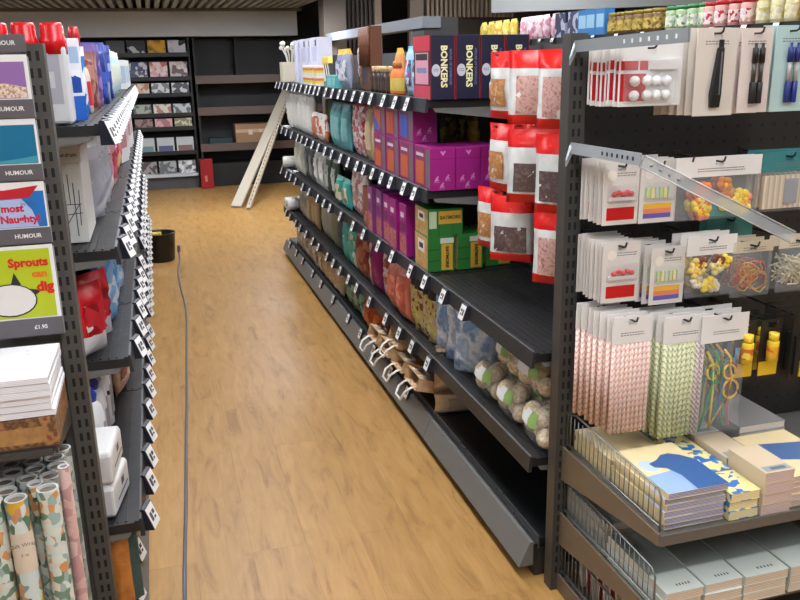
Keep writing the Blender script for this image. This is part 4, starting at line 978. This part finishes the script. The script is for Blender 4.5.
line(simple_pouch(.14,.25,.06,PAT([(150,60,50),(120,50,44),(190,120,90)],26,'voronoi'),P((110,46,40),.4),None,3),1.05,4.24,Z4,2,.15,'red-brown pouch on the fourth shelf, {o} from the near end','red-brown pouches')
line(simple_pouch(.16,.27,.06,PAT([(90,200,184),(70,176,164),(226,230,222),(80,186,174)],26,'voronoi'),P((60,140,130),.4),None,6),1.05,4.56,Z4,2,.17,'teal and white pouch on the fourth shelf, {o} from the near end','teal pouches, fourth shelf')
for i,(c,nm) in enumerate([((84,88,110),'slate blue'),((150,156,124),'sage green'),((176,180,170),'pale grey-green'),((196,190,176),'off-white')]):
    line(simple_pouch(.15,.27,.07,P(c,.6),None,None,30+i),1.07,4.92+.19*i,Z4,1,.1,nm+' folded cloth pack on the fourth shelf')
line(simple_pouch(.12,.24,.05,P((196,170,126),.5),P((170,140,96),.5),P((214,196,150),.5),40),1.06,5.70,Z4,3,.14,'tan pack on the far part of the fourth shelf, {o} from the near end','tan packs')
line(simple_pouch(.14,.25,.06,P((206,204,198),.5),None,P((180,176,166),.5),41),1.06,6.12,Z4,2,.16,'white pack on the far part of the fourth shelf, {o} from the near end','white packs, fourth shelf')
# ---------------------------------------------------------------- right hand run, base shelf
def paper_bag(w=.17,h=.24,t=.05):
    r=thing('paper_bag','','paper bag'); q=random.Random(5)
    m=MB(); ring=[]
    for z,s,d in ((0,1,1),(.02,1,1),(h*.5,1,.9),(h,1,1.15)):
        ring.append([(-w/2*s,-t/2*d,z),(-w*.2,-t/2*d*1.05,z),(w*.2,-t/2*d*1.05,z),(w/2*s,-t/2*d,z),(w/2*s*.97,0,z),(w/2*s,t/2*d,z),(-w/2*s,t/2*d,z),(-w/2*s*.97,0,z)])
    m.loft(ring,0,False,caps=False); m.f.append(tuple(range(8))); m.m.append(0); m.sm.append(False)
    o=m.build('kraft_body',PAT([(196,160,120),(206,172,132),(180,144,106)],14,'noise',.8),r); s=o.modifiers.new('s','SOLIDIFY'); s.thickness=.0012
    for p in ([(-.042,t*.5,h-.02),(-.044,t*.62,h+.006),(-.042,t*.62+.026,h+.028),(-.034,t*.62+.062,h+.034),(.034,t*.62+.062,h+.034),(.042,t*.62+.026,h+.028),(.044,t*.62,h+.006),(.042,t*.5,h-.02)],
              [(-.042,-t*.56,h-.01),(-.042,-t*.60,h-.05),(-.034,-t*.60,h-.068),(.034,-t*.60,h-.068),(.042,-t*.60,h-.05),(.042,-t*.56,h-.01)]):
        MB().tube(p,.0052,6).build('white_handle',P((232,230,222),.6),r)
    return r
pb=paper_bag()
RM=(Matrix.Rotation(rz(-72),3,'Y')@Matrix.Rotation(rz(90),3,'Z')).to_euler()
for i,(x,y,z,lab) in enumerate([(1.185,3.17,.172,'brown paper bag with white handles nearest the camera on the base shelf'),(1.185,3.385,.172,'brown paper bag with white handles, second from the near end of the base shelf'),
        (1.18,3.60,.172,'brown paper bag with white handles, third from the near end of the base shelf'),(1.18,3.81,.172,'brown paper bag with white handles, beside the orange cloth'),(1.20,3.49,.252,'brown paper bag with white handles, lying on top of the others')]):
    o=pb if i==0 else dup(pb,(0,0,0)); o.location=(x,y,z); o.rotation_euler=RM; tag(o,lab,'paper bag','brown paper bags')
for k in range(3):
    o=simple_pouch(.36,.10,.075,PAT([(186,160,128),(206,182,150),(160,134,106)],20,'noise',.5),P((140,112,86),.5),P((176,160,140),.5),50+k,name='beige_pack')
    o.location=(1.185+.004*k,3.015+.02*(k%2),Z5+.062*k*0+ (0 if k<1 else .1005*k)); o.rotation_euler=(0,0,rz(-2)); tag(o,'long beige pack lying beside the paper bags on the base shelf, %s from the bottom'%ORD[k],'pack','long beige packs')
line(simple_pouch(.19,.21,.09,P((214,104,66),.6),P((206,96,60),.6),P((226,124,84),.6),9,name='folded_cloth',cat='cloth'),1.06,4.02,Z5,2,.19,'orange folded cloth on the base shelf, {o} from the near end','orange cloths')
line(simple_pouch(.17,.23,.07,PAT([(110,190,180),(150,206,196),(70,120,120)],22,'voronoi'),P((80,140,130),.5),None,10),1.06,4.40,Z5,3,.18,'teal patterned pack on the base shelf, {o} from the near end','teal packs on the base shelf')
line(simple_pouch(.14,.21,.06,P((230,216,194),.5),P((214,196,168),.5),P((206,184,160),.5),11),1.05,4.95,Z5,4,.155,'beige pack on the base shelf, {o} from the near end','beige packs on the base shelf')
line(simple_pouch(.15,.23,.06,PAT([(234,234,230),(170,176,172),(206,198,190)],24,'voronoi'),P((190,190,186),.5),None,12),1.05,5.60,Z5,6,.18,'pale grey pack at the far part of the base shelf, {o} from the near end','pale grey packs on the base shelf')
# hanging red topped bags in the near bay
TREAT=PAT([(150,70,60),(206,150,100),(226,222,216),(120,60,50),(90,110,100)],40,'voronoi',.4)
def treat_bag(w,h,seed,pic):
    return pouch(w,h,.05,[(.13,P((206,30,24),.3),'red_bottom'),(.76,FILM((232,234,232),.55,.12),'clear_body') if False else (.76,PAT([(232,234,232),(214,216,212),(190,196,192)],16,'noise',.25),'pale_body'),(1,P((210,26,22),.25),'red_header')],'treat bag','treat_bag',seed,pic)
pics=[(.12,.88,.16,.55,PAT([(110,90,86),(84,66,66),(130,110,104)],60,'noise')),(.14,.86,.15,.66,PAT([(150,84,76),(206,170,160),(170,110,100)],70,'noise')),(.2,.8,.2,.6,PAT([(196,150,96),(170,110,60),(214,180,130)],50,'noise'))]
def hang_bags(bags,zt,h,fmtrow):
    for i,(x,y,rot,w,pi,lab) in enumerate(bags):
        o=treat_bag(w,h,i+int(zt*10),pics[pi]); o.location=(x,y,zt-h); o.rotation_euler=(0,rz(0),rz(rot)); tag(o,lab+fmtrow,'treat bag','red topped treat bags')
def spine_hook(y,z,x): 
    o=MB().tube([(1.44,y,z),(x,y,z),(x-.008,y,z+.008)],.003,6).build('peg_hook',P((90,92,94),.35,.8),RG)
rows=[(1.575,.215,' in the top row of the near bay'),(1.345,.225,' in the middle row of the near bay'),(1.125,.215,' in the bottom row of the near bay')]
for ri,(zt,h,s) in enumerate(rows):
    B=[(1.115,2.60,-80,.15,2,'red topped bag seen edge-on, leftmost'),(1.11,2.335,-32,.17,0 if ri else 1,'red topped bag turned towards the camera'),(1.09,2.135,-45,.14,1 if ri!=1 else 0,'red topped bag nearest the end post'),
       (1.20,2.62,-84,.15,0,'red topped bag behind the leftmost bag'),(1.20,2.42,-45,.16,1,'second red topped bag from the aisle, behind'),(1.27,2.60,-84,.15,1,'red topped bag further behind the leftmost bag')]
    if ri==2: B[1]=(1.09,2.45,-40,.15,0,B[1][5]); B[0]=(1.10,2.66,-70,.13,2,B[0][5])
    hang_bags(B,zt,h,s)
    for y in (2.62,2.38): spine_hook(y,zt-.012,1.10)

# ---------------------------------------------------------------- left hand run
def red_cap_pack():
    r=thing('white_bottle','','bottle'); w,d,h=.060,.085,.192
    MB().box(-w/2,w/2,-d/2,d/2,0,h).build('bottle_body',P((196,198,200),.35),r,bevel=.008)
    panel_q(MB(),-w*.36,w*.2,.05,.175,-d/2-.0006,0).build('grey_print',P((160,160,170),.4),r)
    panel_q(MB(),-w*.30,-w*.06,.09,.13,-d/2-.001,0).build('pale_print',P((190,192,196),.4),r)
    sh=[]
    for z,s in ((h-.02,1.04),(h+.016,1.04),(h+.026,.93),(h+.05,.9),(h+.057,.84)): 
        sh.append([(s*w/2*math.copysign(abs(math.cos(t))**.5,math.cos(t)),s*d/2*math.copysign(abs(math.sin(t))**.5,math.sin(t)),z) for t in [2*PI*i/16 for i in range(16)]])
    MB().loft(sh,0,True).build('red_cap',P((200,14,24),.25),r); return r
row(red_cap_pack(),[(-.226,2.37,Z1,0),(-.292,2.365,Z1,0),(-.358,2.37,Z1,0),(-.424,2.365,Z1,0)],'white bottle with a red cap on the left top shelf, {o} from the aisle','red capped bottles')
BW=PAT([(222,226,230),(40,90,170),(200,214,230),(30,70,150)],24,'voronoi',.3)
def Lr(proto,x,y,z,n,dy,fmt,grp=None,rot=75,jit=6): return line(proto,x-.018,y,z,n,dy,fmt,grp,rot,0,jit)
Lr(carton(.075,.06,.215,P((214,218,224),.4),'box','blue_white_carton',[(.0,1,.0,.3,P((34,90,176),.35),'blue_base'),(.1,.9,.34,.62,BW,'blue_print'),(.1,.9,.7,.9,P((150,176,206),.4))]),-.205,2.49,Z1,2,.085,'white and blue carton on the left top shelf, {o} from the near end','white and blue cartons',30)
Lr(simple_pouch(.10,.2,.04,PAT([(214,222,228),(120,180,214),(226,230,232),(60,120,190)],24,'voronoi',.25),P((206,214,220),.3),None,2),-.205,2.66,Z1,2,.09,'pale blue crinkled pouch on the left top shelf, {o} from the near end','pale blue crinkled pouches',35)
Lr(bottle(.034,.26,P((206,190,180),.4),P((186,24,34),.3),P((190,40,50),.4),.4),-.198,2.86,Z1,1,.11,'white bottle with a tall red top on the left top shelf')
Lr(simple_pouch(.11,.19,.045,PAT([(130,80,70),(170,120,104),(110,60,60)],26,'voronoi'),P((120,70,66),.4),None,3),-.195,3.0,Z1,2,.1,'brown and pink pouch on the left top shelf, {o} from the near end','brown and pink pouches',40)
Lr(simple_pouch(.11,.22,.045,PAT([(110,80,140),(150,120,170),(80,60,110)],26,'voronoi'),P((90,60,130),.4),None,4),-.19,3.22,Z1,2,.12,'purple pouch on the left top shelf, {o} from the near end','purple pouches',45)
Lr(simple_pouch(.12,.23,.045,PAT([(40,60,140),(60,90,180),(30,44,110),(150,170,214)],30,'voronoi',.3),P((30,54,140),.35),None,5),-.185,3.48,Z1,5,.125,'deep blue pouch on the left top shelf, {o} from the near end','deep blue pouches',50)
Lr(simple_pouch(.15,.22,.05,P((176,206,216),.4),P((206,216,220),.4),P((206,214,200),.4),6),-.178,4.3,Z1,8,.165,'pale blue pouch on the far left top shelf, {o} from the near end','pale blue pouches, left run')
Lr(carton(.16,.08,.18,P((206,206,204),.4),'box','white_carton',[(.1,.9,.2,.8,P((150,170,190),.4))]),-.18,5.75,Z1,5,.2,'white carton at the far end of the left top shelf, {o} from the near end','white cartons, left run')
# second shelf
wb=carton(.078,.30,.225,P((222,222,216),.45),'box','airer_box')
m=MB()
for a,b in (((-.012,.02),(-.012,.17)),((.012,.02),(.012,.17)),((-.03,.03),(.024,.11)),((-.026,.11),(.03,.11)),((-.03,.115),(-.024,.15)),((.022,.05),(.026,.15)),((-.03,.08),(.03,.085)),((.0,.11),(.0,.195))):
    m.tube([(a[0],-.1508,a[1]),(b[0],-.1508,b[1])],.0012,4)
m.build('line_drawing',P((70,72,76),.5),wb); wb.location=(-.245,2.62,Z2); tag(wb,'white tall box with a line drawing of a drying rack on the left shelf','box')
sbx=carton(.078,.30,.042,P((222,222,216),.45),'box','airer_box'); text('airdrum',.0145,P((80,84,88),.5),sbx,(.006,-.1512,.022),bold=.0003)
row(sbx,[(-.242,2.615,Z2+.2255,0),(-.244,2.61,Z2+.268,0)],'flat white box with grey lettering on the drying rack box, {o} from the bottom','flat white boxes')
bt=carton(.08,.26,.02,P((36,84,140),.4),'box','blue_box'); bt.location=(-.242,2.62,Z2+.3105); tag(bt,'thin blue box on top of the flat white boxes','box')
SILV2=FILM((214,216,222),.75,.15,.6)
Lr(simple_pouch(.16,.27,.06,P((196,198,204),.22),P((206,208,212),.22),P((170,174,184),.3),8),-.20,2.86,Z2,4,.15,'silver wrapped pack on the left second shelf, {o} from the near end','silver wrapped packs',62)
Lr(simple_pouch(.15,.26,.06,PAT([(206,150,160),(170,40,60),(222,206,206),(190,90,110)],24,'voronoi'),P((190,50,70),.4),None,9),-.19,3.52,Z2,4,.16,'pink and red pack on the left second shelf, {o} from the near end','pink and red packs',66)
Lr(simple_pouch(.15,.24,.06,PAT([(190,30,110),(226,190,120),(206,60,120)],20,'voronoi'),P((206,180,120),.4),None,10),-.18,4.2,Z2,2,.17,'magenta and yellow pack on the left second shelf, {o} from the near end','magenta and yellow packs')
Lr(carton(.16,.08,.24,P((206,206,206),.4),'box','white_carton',[(.1,.9,.3,.8,P((176,120,130),.4))]),-.185,4.6,Z2,6,.2,'white and pink carton on the far left second shelf, {o} from the near end','white and pink cartons')
Lr(simple_pouch(.16,.22,.05,P((170,206,186),.4),P((206,214,210),.4),None,11),-.18,5.9,Z2,5,.18,'mint green pack on the far left second shelf, {o} from the near end','mint packs')
# third shelf
Lr(pouch(.15,.21,.07,[(.3,P((206,206,210),.35),'pale_bottom'),(1,P((196,20,30),.3),'red_body')],seed=4,pic=(.2,.8,.35,.75,PAT([(214,206,206),(190,40,50),(140,20,30)],24,'voronoi'))),-.215,2.46,Z3,2,.15,'red and white bag on the left third shelf, {o} from the near end','red and white bags',55)
Lr(simple_pouch(.14,.24,.05,PAT([(70,130,190),(206,214,222),(120,170,210)],22,'voronoi'),P((190,200,210),.4),None,12),-.19,2.78,Z3,4,.14,'blue and white pack on the left third shelf, {o} from the near end','blue and white packs',62)
Lr(simple_pouch(.14,.21,.05,PAT([(190,120,90),(214,200,190),(150,80,60)],22,'voronoi'),None,None,13),-.185,3.3,Z3,4,.15,'orange-brown pack on the left third shelf, {o} from the near end','orange-brown packs')
Lr(simple_pouch(.14,.22,.05,P((40,50,120),.4),P((206,206,210),.4),None,14),-.18,3.95,Z3,5,.16,'navy and white pack on the left third shelf, {o} from the near end','navy and white packs')
Lr(simple_pouch(.15,.23,.05,P((206,208,210),.4),None,P((150,160,170),.4),15),-.18,4.8,Z3,10,.19,'white pack on the far left third shelf, {o} from the near end','white packs, left third shelf')
# fourth shelf
def trigger():
    r=thing('cleaner_bottle','','bottle'); w=.038
    MB().loft([[(s*w*math.cos(t),s*.030*math.sin(t),z) for t in [2*PI*i/16 for i in range(16)]] for z,s in ((0,.9),(.006,1),(.15,1),(.19,.8),(.205,.5))],0,True).build('bottle_body',P((214,216,218),.35),r)
    MB().loft([[(cx+s*.02*math.cos(t),s*.017*math.sin(t),z) for t in [2*PI*i/12 for i in range(12)]] for z,s,cx in ((.2,.9,0),(.225,1.1,0),(.245,1.0,-.01),(.27,.55,-.03),(.278,.4,-.036))],0,True).build('blue_cap',P((24,50,150),.3),r)
    MB().loft([[(s*w*1.01*math.cos(t),s*.0305*math.sin(t),z) for t in [2*PI*i/16 for i in range(16)]] for z,s in ((.03,1),(.14,1))],0,True,caps=False).build('label_wrap',PAT([(206,208,210),(214,216,218),(150,150,156)],26,'bandx'),r)
    panel_q(MB(),.0,.022,.11,.125,-.0315,0).build('dark_mark',P((40,44,60),.4),r); return r
Lr(trigger(),-.24,2.40,Z4,5,.1,'blue capped white bottle on the left fourth shelf, {o} from the near end','blue capped bottles',20)
Lr(simple_pouch(.15,.24,.06,P((196,150,120),.4),P((214,206,200),.4),None,16),-.19,3.0,Z4,5,.16,'peach and white pack on the left fourth shelf, {o} from the near end','peach packs')
Lr(simple_pouch(.15,.24,.06,P((120,150,180),.4),P((214,206,200),.4),None,17),-.185,3.9,Z4,8,.18,'grey-blue pack on the left fourth shelf, {o} from the near end','grey-blue packs')
# base shelf
sp=[(-.235,2.16,Z4,rz(80)),(-.238,2.16,Z4+.095,rz(84))]
wp=thing('white_pack','','pack')
MB().loft([[(x*s,y*s,z) for x,y in ((-.09,-.06),(.09,-.06),(.09,.06),(-.09,.06))] for z,s in ((.0,.93),(.012,1),(.08,1),(.093,.93))],0,False).build('wrapped_block',P((214,214,212),.35),wp,bevel=.006)
m=MB(); panel_q(m,-.05,.07,.03,.036,-.0606,0); panel_q(m,.0,.03,.05,.07,-.0606,0); m.build('dark_mark',P((50,54,70),.4),wp)
row(wp,sp,'white wrapped pack on the left fourth shelf by the post, {o} from the bottom','white wrapped packs')
ob=simple_pouch(.06,.25,.03,PAT([(176,96,40),(200,130,60),(150,76,30)],14,'noise'),P((190,110,50),.5),None,18,name='orange_brown_pack'); ob.location=(-.205,2.045,.0); 
ob.location=(-.20,2.075,Z5); tag(ob,'tall orange-brown pack standing at the near end of the left base shelf','pack')
o=simple_pouch(.05,.23,.02,P((40,80,84),.4),P((60,100,100),.4),None,19,name='dark_green_pack'); o.location=(-.168,2.10,Z5); o.rotation_euler=(0,0,rz(40)); tag(o,'narrow dark green pack beside the orange-brown pack','pack')
Lr(simple_pouch(.16,.22,.07,P((206,206,204),.4),None,P((170,176,186),.4),20),-.20,2.62,Z5,6,.18,'white pack on the left base shelf, {o} from the near end','white packs, left base shelf')
Lr(simple_pouch(.16,.22,.07,P((176,180,190),.4),None,P((140,150,166),.4),21),-.20,3.75,Z5,8,.2,'pale grey pack on the left base shelf, {o} from the near end','pale grey packs, left base shelf')

# ---------------------------------------------------------------- top shelf of the next aisle's run
ZN=1.7008
line(simple_pouch(.15,.19,.07,PAT([(222,196,80),(230,214,130),(206,176,60)],30,'voronoi'),P((226,206,110),.4),None,1),3.12,7.05,ZN,5,.17,'yellow pack on the next aisle top shelf, {o} from the near end','yellow packs, next aisle')
line(simple_pouch(.13,.19,.07,PAT([(226,190,200),(232,214,218),(206,140,160)],30,'voronoi'),P((226,206,212),.4),None,2),3.12,6.25,ZN,5,.145,'pink checked pack on the next aisle top shelf, {o} from the near end','pink checked packs')
line(carton(.17,.08,.18,PAT([(24,28,60),(30,34,70),(170,176,200)],24,'voronoi'),'box','navy_carton'),3.10,5.85,ZN,2,.19,'navy carton with pale marks on the next aisle top shelf, {o} from the near end','navy cartons, next aisle')
line(carton(.12,.08,.18,P((50,120,180),.4),'box','blue_carton',[(.1,.9,.3,.8,P((150,196,220),.4))]),3.10,5.45,ZN,3,.13,'blue carton on the next aisle top shelf, {o} from the near end','blue cartons, next aisle')
for i,(c,l,lb,nm,y,n) in enumerate([((110,84,40),(150,130,50),(196,170,80),'brown and gold',4.78,6),((150,170,130),(60,130,80),(214,214,190),'green lidded',4.32,4),((200,150,140),(180,30,40),(226,210,200),'red lidded',3.94,4),((206,196,150),(190,180,90),(226,216,180),'cream',3.6,3),((170,96,30),(190,120,40),(206,140,60),'amber',3.28,3)]):
    LBP=PAT([lb,c,(lb[0]-20,lb[1]-20,lb[2]),l,lb],55,'voronoi',.4)
    line(jar(.043,.14,P(c,.25),P(l,.35),LBP),3.10,y,ZN,n,.108,nm+' jar on the next aisle top shelf, {o} from the near end',nm+' jars')
    line(jar(.043,.14,P(c,.25),P(l,.35),LBP),3.21,y+.03,ZN,n,.108,nm+' jar in the next aisle\'s second row, {o} from the near end',nm+' jars, second row')

# ---------------------------------------------------------------- far end of the shop
def magazine_rack():
    t=thing('magazine_rack','black wall rack of magazines and cards at the far end of the aisle','shelving',(0,0,0))
    x0,x1,yf,yb=-.92,.52,11.2,11.55
    MB().box(x0,x1,yb-.02,yb,0,1.9).build('back_panel',P((18,18,19),.6),t)
    for x in (x0,x1-.02): MB().box(x,x+.02,yf,yb-.02,0,1.9).build('side_panel',P((20,20,21),.55),t)
    MB().box(x0+.02,x1-.02,yf+.02,yb-.02,0,.16).build('base_panel',P((70,70,72),.5),t)
    MB().box(x0+.02,x1-.02,yf-.04,yf+.1,.16,.2).build('white_ledge',P((186,190,194),.5),t)
    for z in (1.69,1.40,1.20,.95,.78,.47):
        s=MB().box(x0+.02,x1-.02,yf+.02,yb-.02,z-.02,z).build('shelf',P((18,18,19),.5),t)
        MB().box(x0+.02,x1-.02,yf+.008,yf+.02,z-.03,z+.02).build('lip',P((26,26,28),.4),s)
    return t
magazine_rack()
def leaflet(w,h,m1,m2=None):
    r=thing('magazine','','magazine'); M=Matrix.Rotation(rz(-9),4,'X')
    MB().box(-w/2,w/2,-.003,.003,0,h).xf(M).build('cover',m1,r)
    if m2: MB().box(-w*.42,w*.42,-.004,-.003,h*.08,h*.45).xf(M).build('cover_picture',m2,r)
    return r
def cpat(*c): return PAT(list(c),22,'voronoi',.4)
rowsM=[(1.69,.17,['dark grey','dark with pale ovals','yellow','black and white'],[P((70,70,72),.4),PAT([(44,44,52),(44,44,52),(190,190,196)],14,'voronoi'),PAT([(226,176,20),(214,160,24),(120,80,20)],14,'noise'),PAT([(190,190,206),(40,40,56),(210,210,220)],9,'voronoi')]),
 (1.40,.2,['brown','blue-grey','pink and white','white and brown'],[cpat((90,70,64),(140,110,100)),cpat((60,74,120),(190,190,196),(90,90,110)),cpat((226,170,170),(226,214,206),(200,100,110)),cpat((190,180,180),(110,90,90),(206,200,200))]),
 (1.20,.14,['red-brown','peach','white','pale grey'],[cpat((150,80,60),(190,150,130)),cpat((214,170,130),(180,120,90),(206,206,190)),cpat((206,206,206),(120,120,130)),cpat((196,196,200),(60,60,70))]),
 (.95,.13,['sage','grey-green','cream','grey'],[cpat((120,130,110),(170,176,160)),cpat((150,160,140),(90,96,84)),cpat((206,200,180),(170,120,110)),cpat((180,186,186),(90,96,96))]),
 (.78,.12,['dark brown','maroon','dull pink','olive'],[cpat((70,50,44),(110,80,70)),cpat((90,50,50),(130,100,90)),cpat((160,100,110),(200,150,150)),cpat((120,116,80),(190,180,140))]),
 (.47,.19,['teal framed','teal and grey framed','blue framed','red-brown framed'],[P((170,174,174),.4)]*4),
 (.2,.16,['black','grey photograph','silver','silver and white'],[cpat((40,40,40),(110,110,110)),cpat((60,56,54),(140,130,126)),cpat((150,154,156),(90,92,92)),cpat((170,170,170),(206,206,206),(100,96,96))])]
inner=[P((60,110,110),.4),P((90,130,130),.4),P((70,70,120),.4),P((120,80,76),.4)]
RN=['topmost','second','third','fourth','fifth','sixth','lowest']
for ri,(z,h,nms,ms) in enumerate(rowsM):
    for k in range(4):
        y=11.24 if ri<6 else 11.215
        o=leaflet(.215,h,ms[k],inner[k] if ri==5 else None); o.location=(-.365+.245*k,y,z+.0008); tag(o,nms[k]+' magazine on the '+RN[ri]+' row of the far wall rack','magazine','magazines on the far wall rack')
rb_=thing('red_box','tall dark red box standing on the floor by the magazine rack','box',(.605,11.10,0)); MB().box(-.08,.08,-.05,.05,0,.38).build('box_body',P((150,18,22),.4),rb_,bevel=.004)
panel_q(MB(),-.03,.0,.09,.17,-.0506,0).build('pale_mark',P((206,120,120),.4),rb_)
def brown_unit():
    t=thing('shelving_unit','empty dark shelving unit with brown shelf edges on the far wall','shelving',(0,0,0))
    BR=P((92,76,68),.5); x0,x1,yf,yb=.56,2.6,11.15,11.6
    MB().box(x0,x1,yb-.02,yb,0,1.88).build('back_panel',P((34,34,35),.6),t)
    MB().box(x0,x0+.025,yf+.02,yb-.02,0,1.88).build('side_panel',P((24,23,23),.6),t); MB().box(1.09,1.11,yf+.12,yb-.02,1.38,1.88).build('divider',P((36,35,35),.6),t); MB().box(x1-.02,x1,yf+.02,yb-.02,0,1.88).build('side_panel',P((24,23,23),.6),t)
    for z in (1.38,.985,.525):
        s=MB().box(x0+.025,x1-.02,yf+.02,yb-.02,z-.02,z).build('shelf',P((18,16,15),.6),t); MB().box(x0+.0,x1,yf,yf+.02,z-.06,z+.04).build('brown_edge',BR,s)
    MB().box(x0+.025,x1-.02,yf+.06,yb-.02,0,.30).build('base_panel',P((22,21,21),.6),t)
brown_unit()
cbx=carton(.44,.3,.27,P((150,116,88),.7),'box','cardboard_box',[(0,1,.60,.76,P((186,160,128),.4),'packing_tape'),(.38,.5,.5,.72,P((206,190,170),.5)),(.7,.8,.6,.74,P((206,190,170),.5))]); cbx.location=(1.24,11.33,.5255); tag(cbx,'brown cardboard box with tape on the far wall shelf','box')
tb=carton(.3,.2,.10,P((28,52,56),.5),'box','dark_teal_box'); tb.location=(.83,11.33,.5255); tag(tb,'dark teal flat box left of the cardboard box','box')
def plank(a,b,w,t,mat,lab,holes=False):
    a,b=Vector(a),Vector(b); d=b-a; L=d.length; z=d.normalized(); x=Vector((0,0,1)).cross(z).normalized()
    o=thing('leaning_board',lab,'board',a)
    y=z.cross(x); M=Matrix((x,y,z)).transposed().to_4x4()
    MB().box(-w/2,w/2,-t/2,t/2,0,L).xf(M).build('board',mat,o,bevel=.002)
    m=MB()
    if holes:
        k=.05
        while k<L-.05: m.box(-w*.1,w*.1,-t/2-.001,t/2+.001,k,k+.03); k+=.07
        m.xf(M).build('slot_row',P((60,56,52),.6),o)
    return o
plank((.80,9.37,.012),(1.72,11.13,1.22),.12,.03,P((180,170,152),.5),'long cream board leaning beyond the far end of the right shelves')
plank((.92,9.22,.01),(1.80,11.13,1.30),.05,.03,P((170,156,136),.5),'narrow slotted beige rail leaning beside the cream board',True)
# bucket and cable
bk=thing('bucket','black round bucket on the wood floor by the left shelves','bucket',(-.045,6.98,0))
MB().lathe([(.105,0),(.112,.01),(.128,.225),(.132,.228),(.132,.236),(.124,.236),(.118,.22),(.104,.02),(.001,.018)],28,caps=False).lathe([(.105,0),(.001,.0)],28,caps=False).build('bucket_shell',P((18,18,19),.4),bk)

yl=thing('yellow_block','yellow block sticking up inside the black bucket','block',(-.075,7.0,.02)); MB().box(-.05,.05,-.03,.03,0,.212).build('block_body',P((214,186,60),.7),yl,bevel=.01)
cb_=thing('power_cable','thin grey power cable lying along the wood floor','cable',(0,0,0))
def cr(p,n=8):
    out=[]; p=[Vector(v) for v in p]; p=[p[0]]+p+[p[-1]]
    for i in range(1,len(p)-2):
        for k in range(n):
            t=k/n; a,b,c,d=p[i-1:i+3]
            out.append(.5*((2*b)+(-a+c)*t+(2*a-5*b+4*c-d)*t*t+(-a+3*b-3*c+d)*t**3))
    return out+[p[-2]]
MB().tube(cr([(-.06,1.2,.007),(-.05,1.8,.007),(-.046,2.25,.007),(-.017,2.86,.007),(.006,3.4,.007),(.028,3.84,.007),(.05,4.4,.007),(.083,5.18,.007),(.086,5.6,.007),(.076,5.95,.007),(.072,6.5,.007),(.098,6.83,.02),(.097,6.92,.08)]),.0065,7).build('cable_sheath',P((92,96,104),.5),cb_)
MB().box(.088,.112,6.90,6.95,.075,.125).build('plug',P((84,90,104),.5),cb_,bevel=.003)

# ---------------------------------------------------------------- light and view
w=bpy.data.worlds.new('shop_air'); SC.world=w; w.use_nodes=True
w.node_tree.nodes['Background'].inputs[0].default_value=(.8,.85,1,1); w.node_tree.nodes['Background'].inputs[1].default_value=.05
SC.view_settings.view_transform='Standard'; SC.view_settings.look='None'; SC.view_settings.gamma=1; SC.view_settings.use_curve_mapping=False
SC.view_settings.exposure=.9
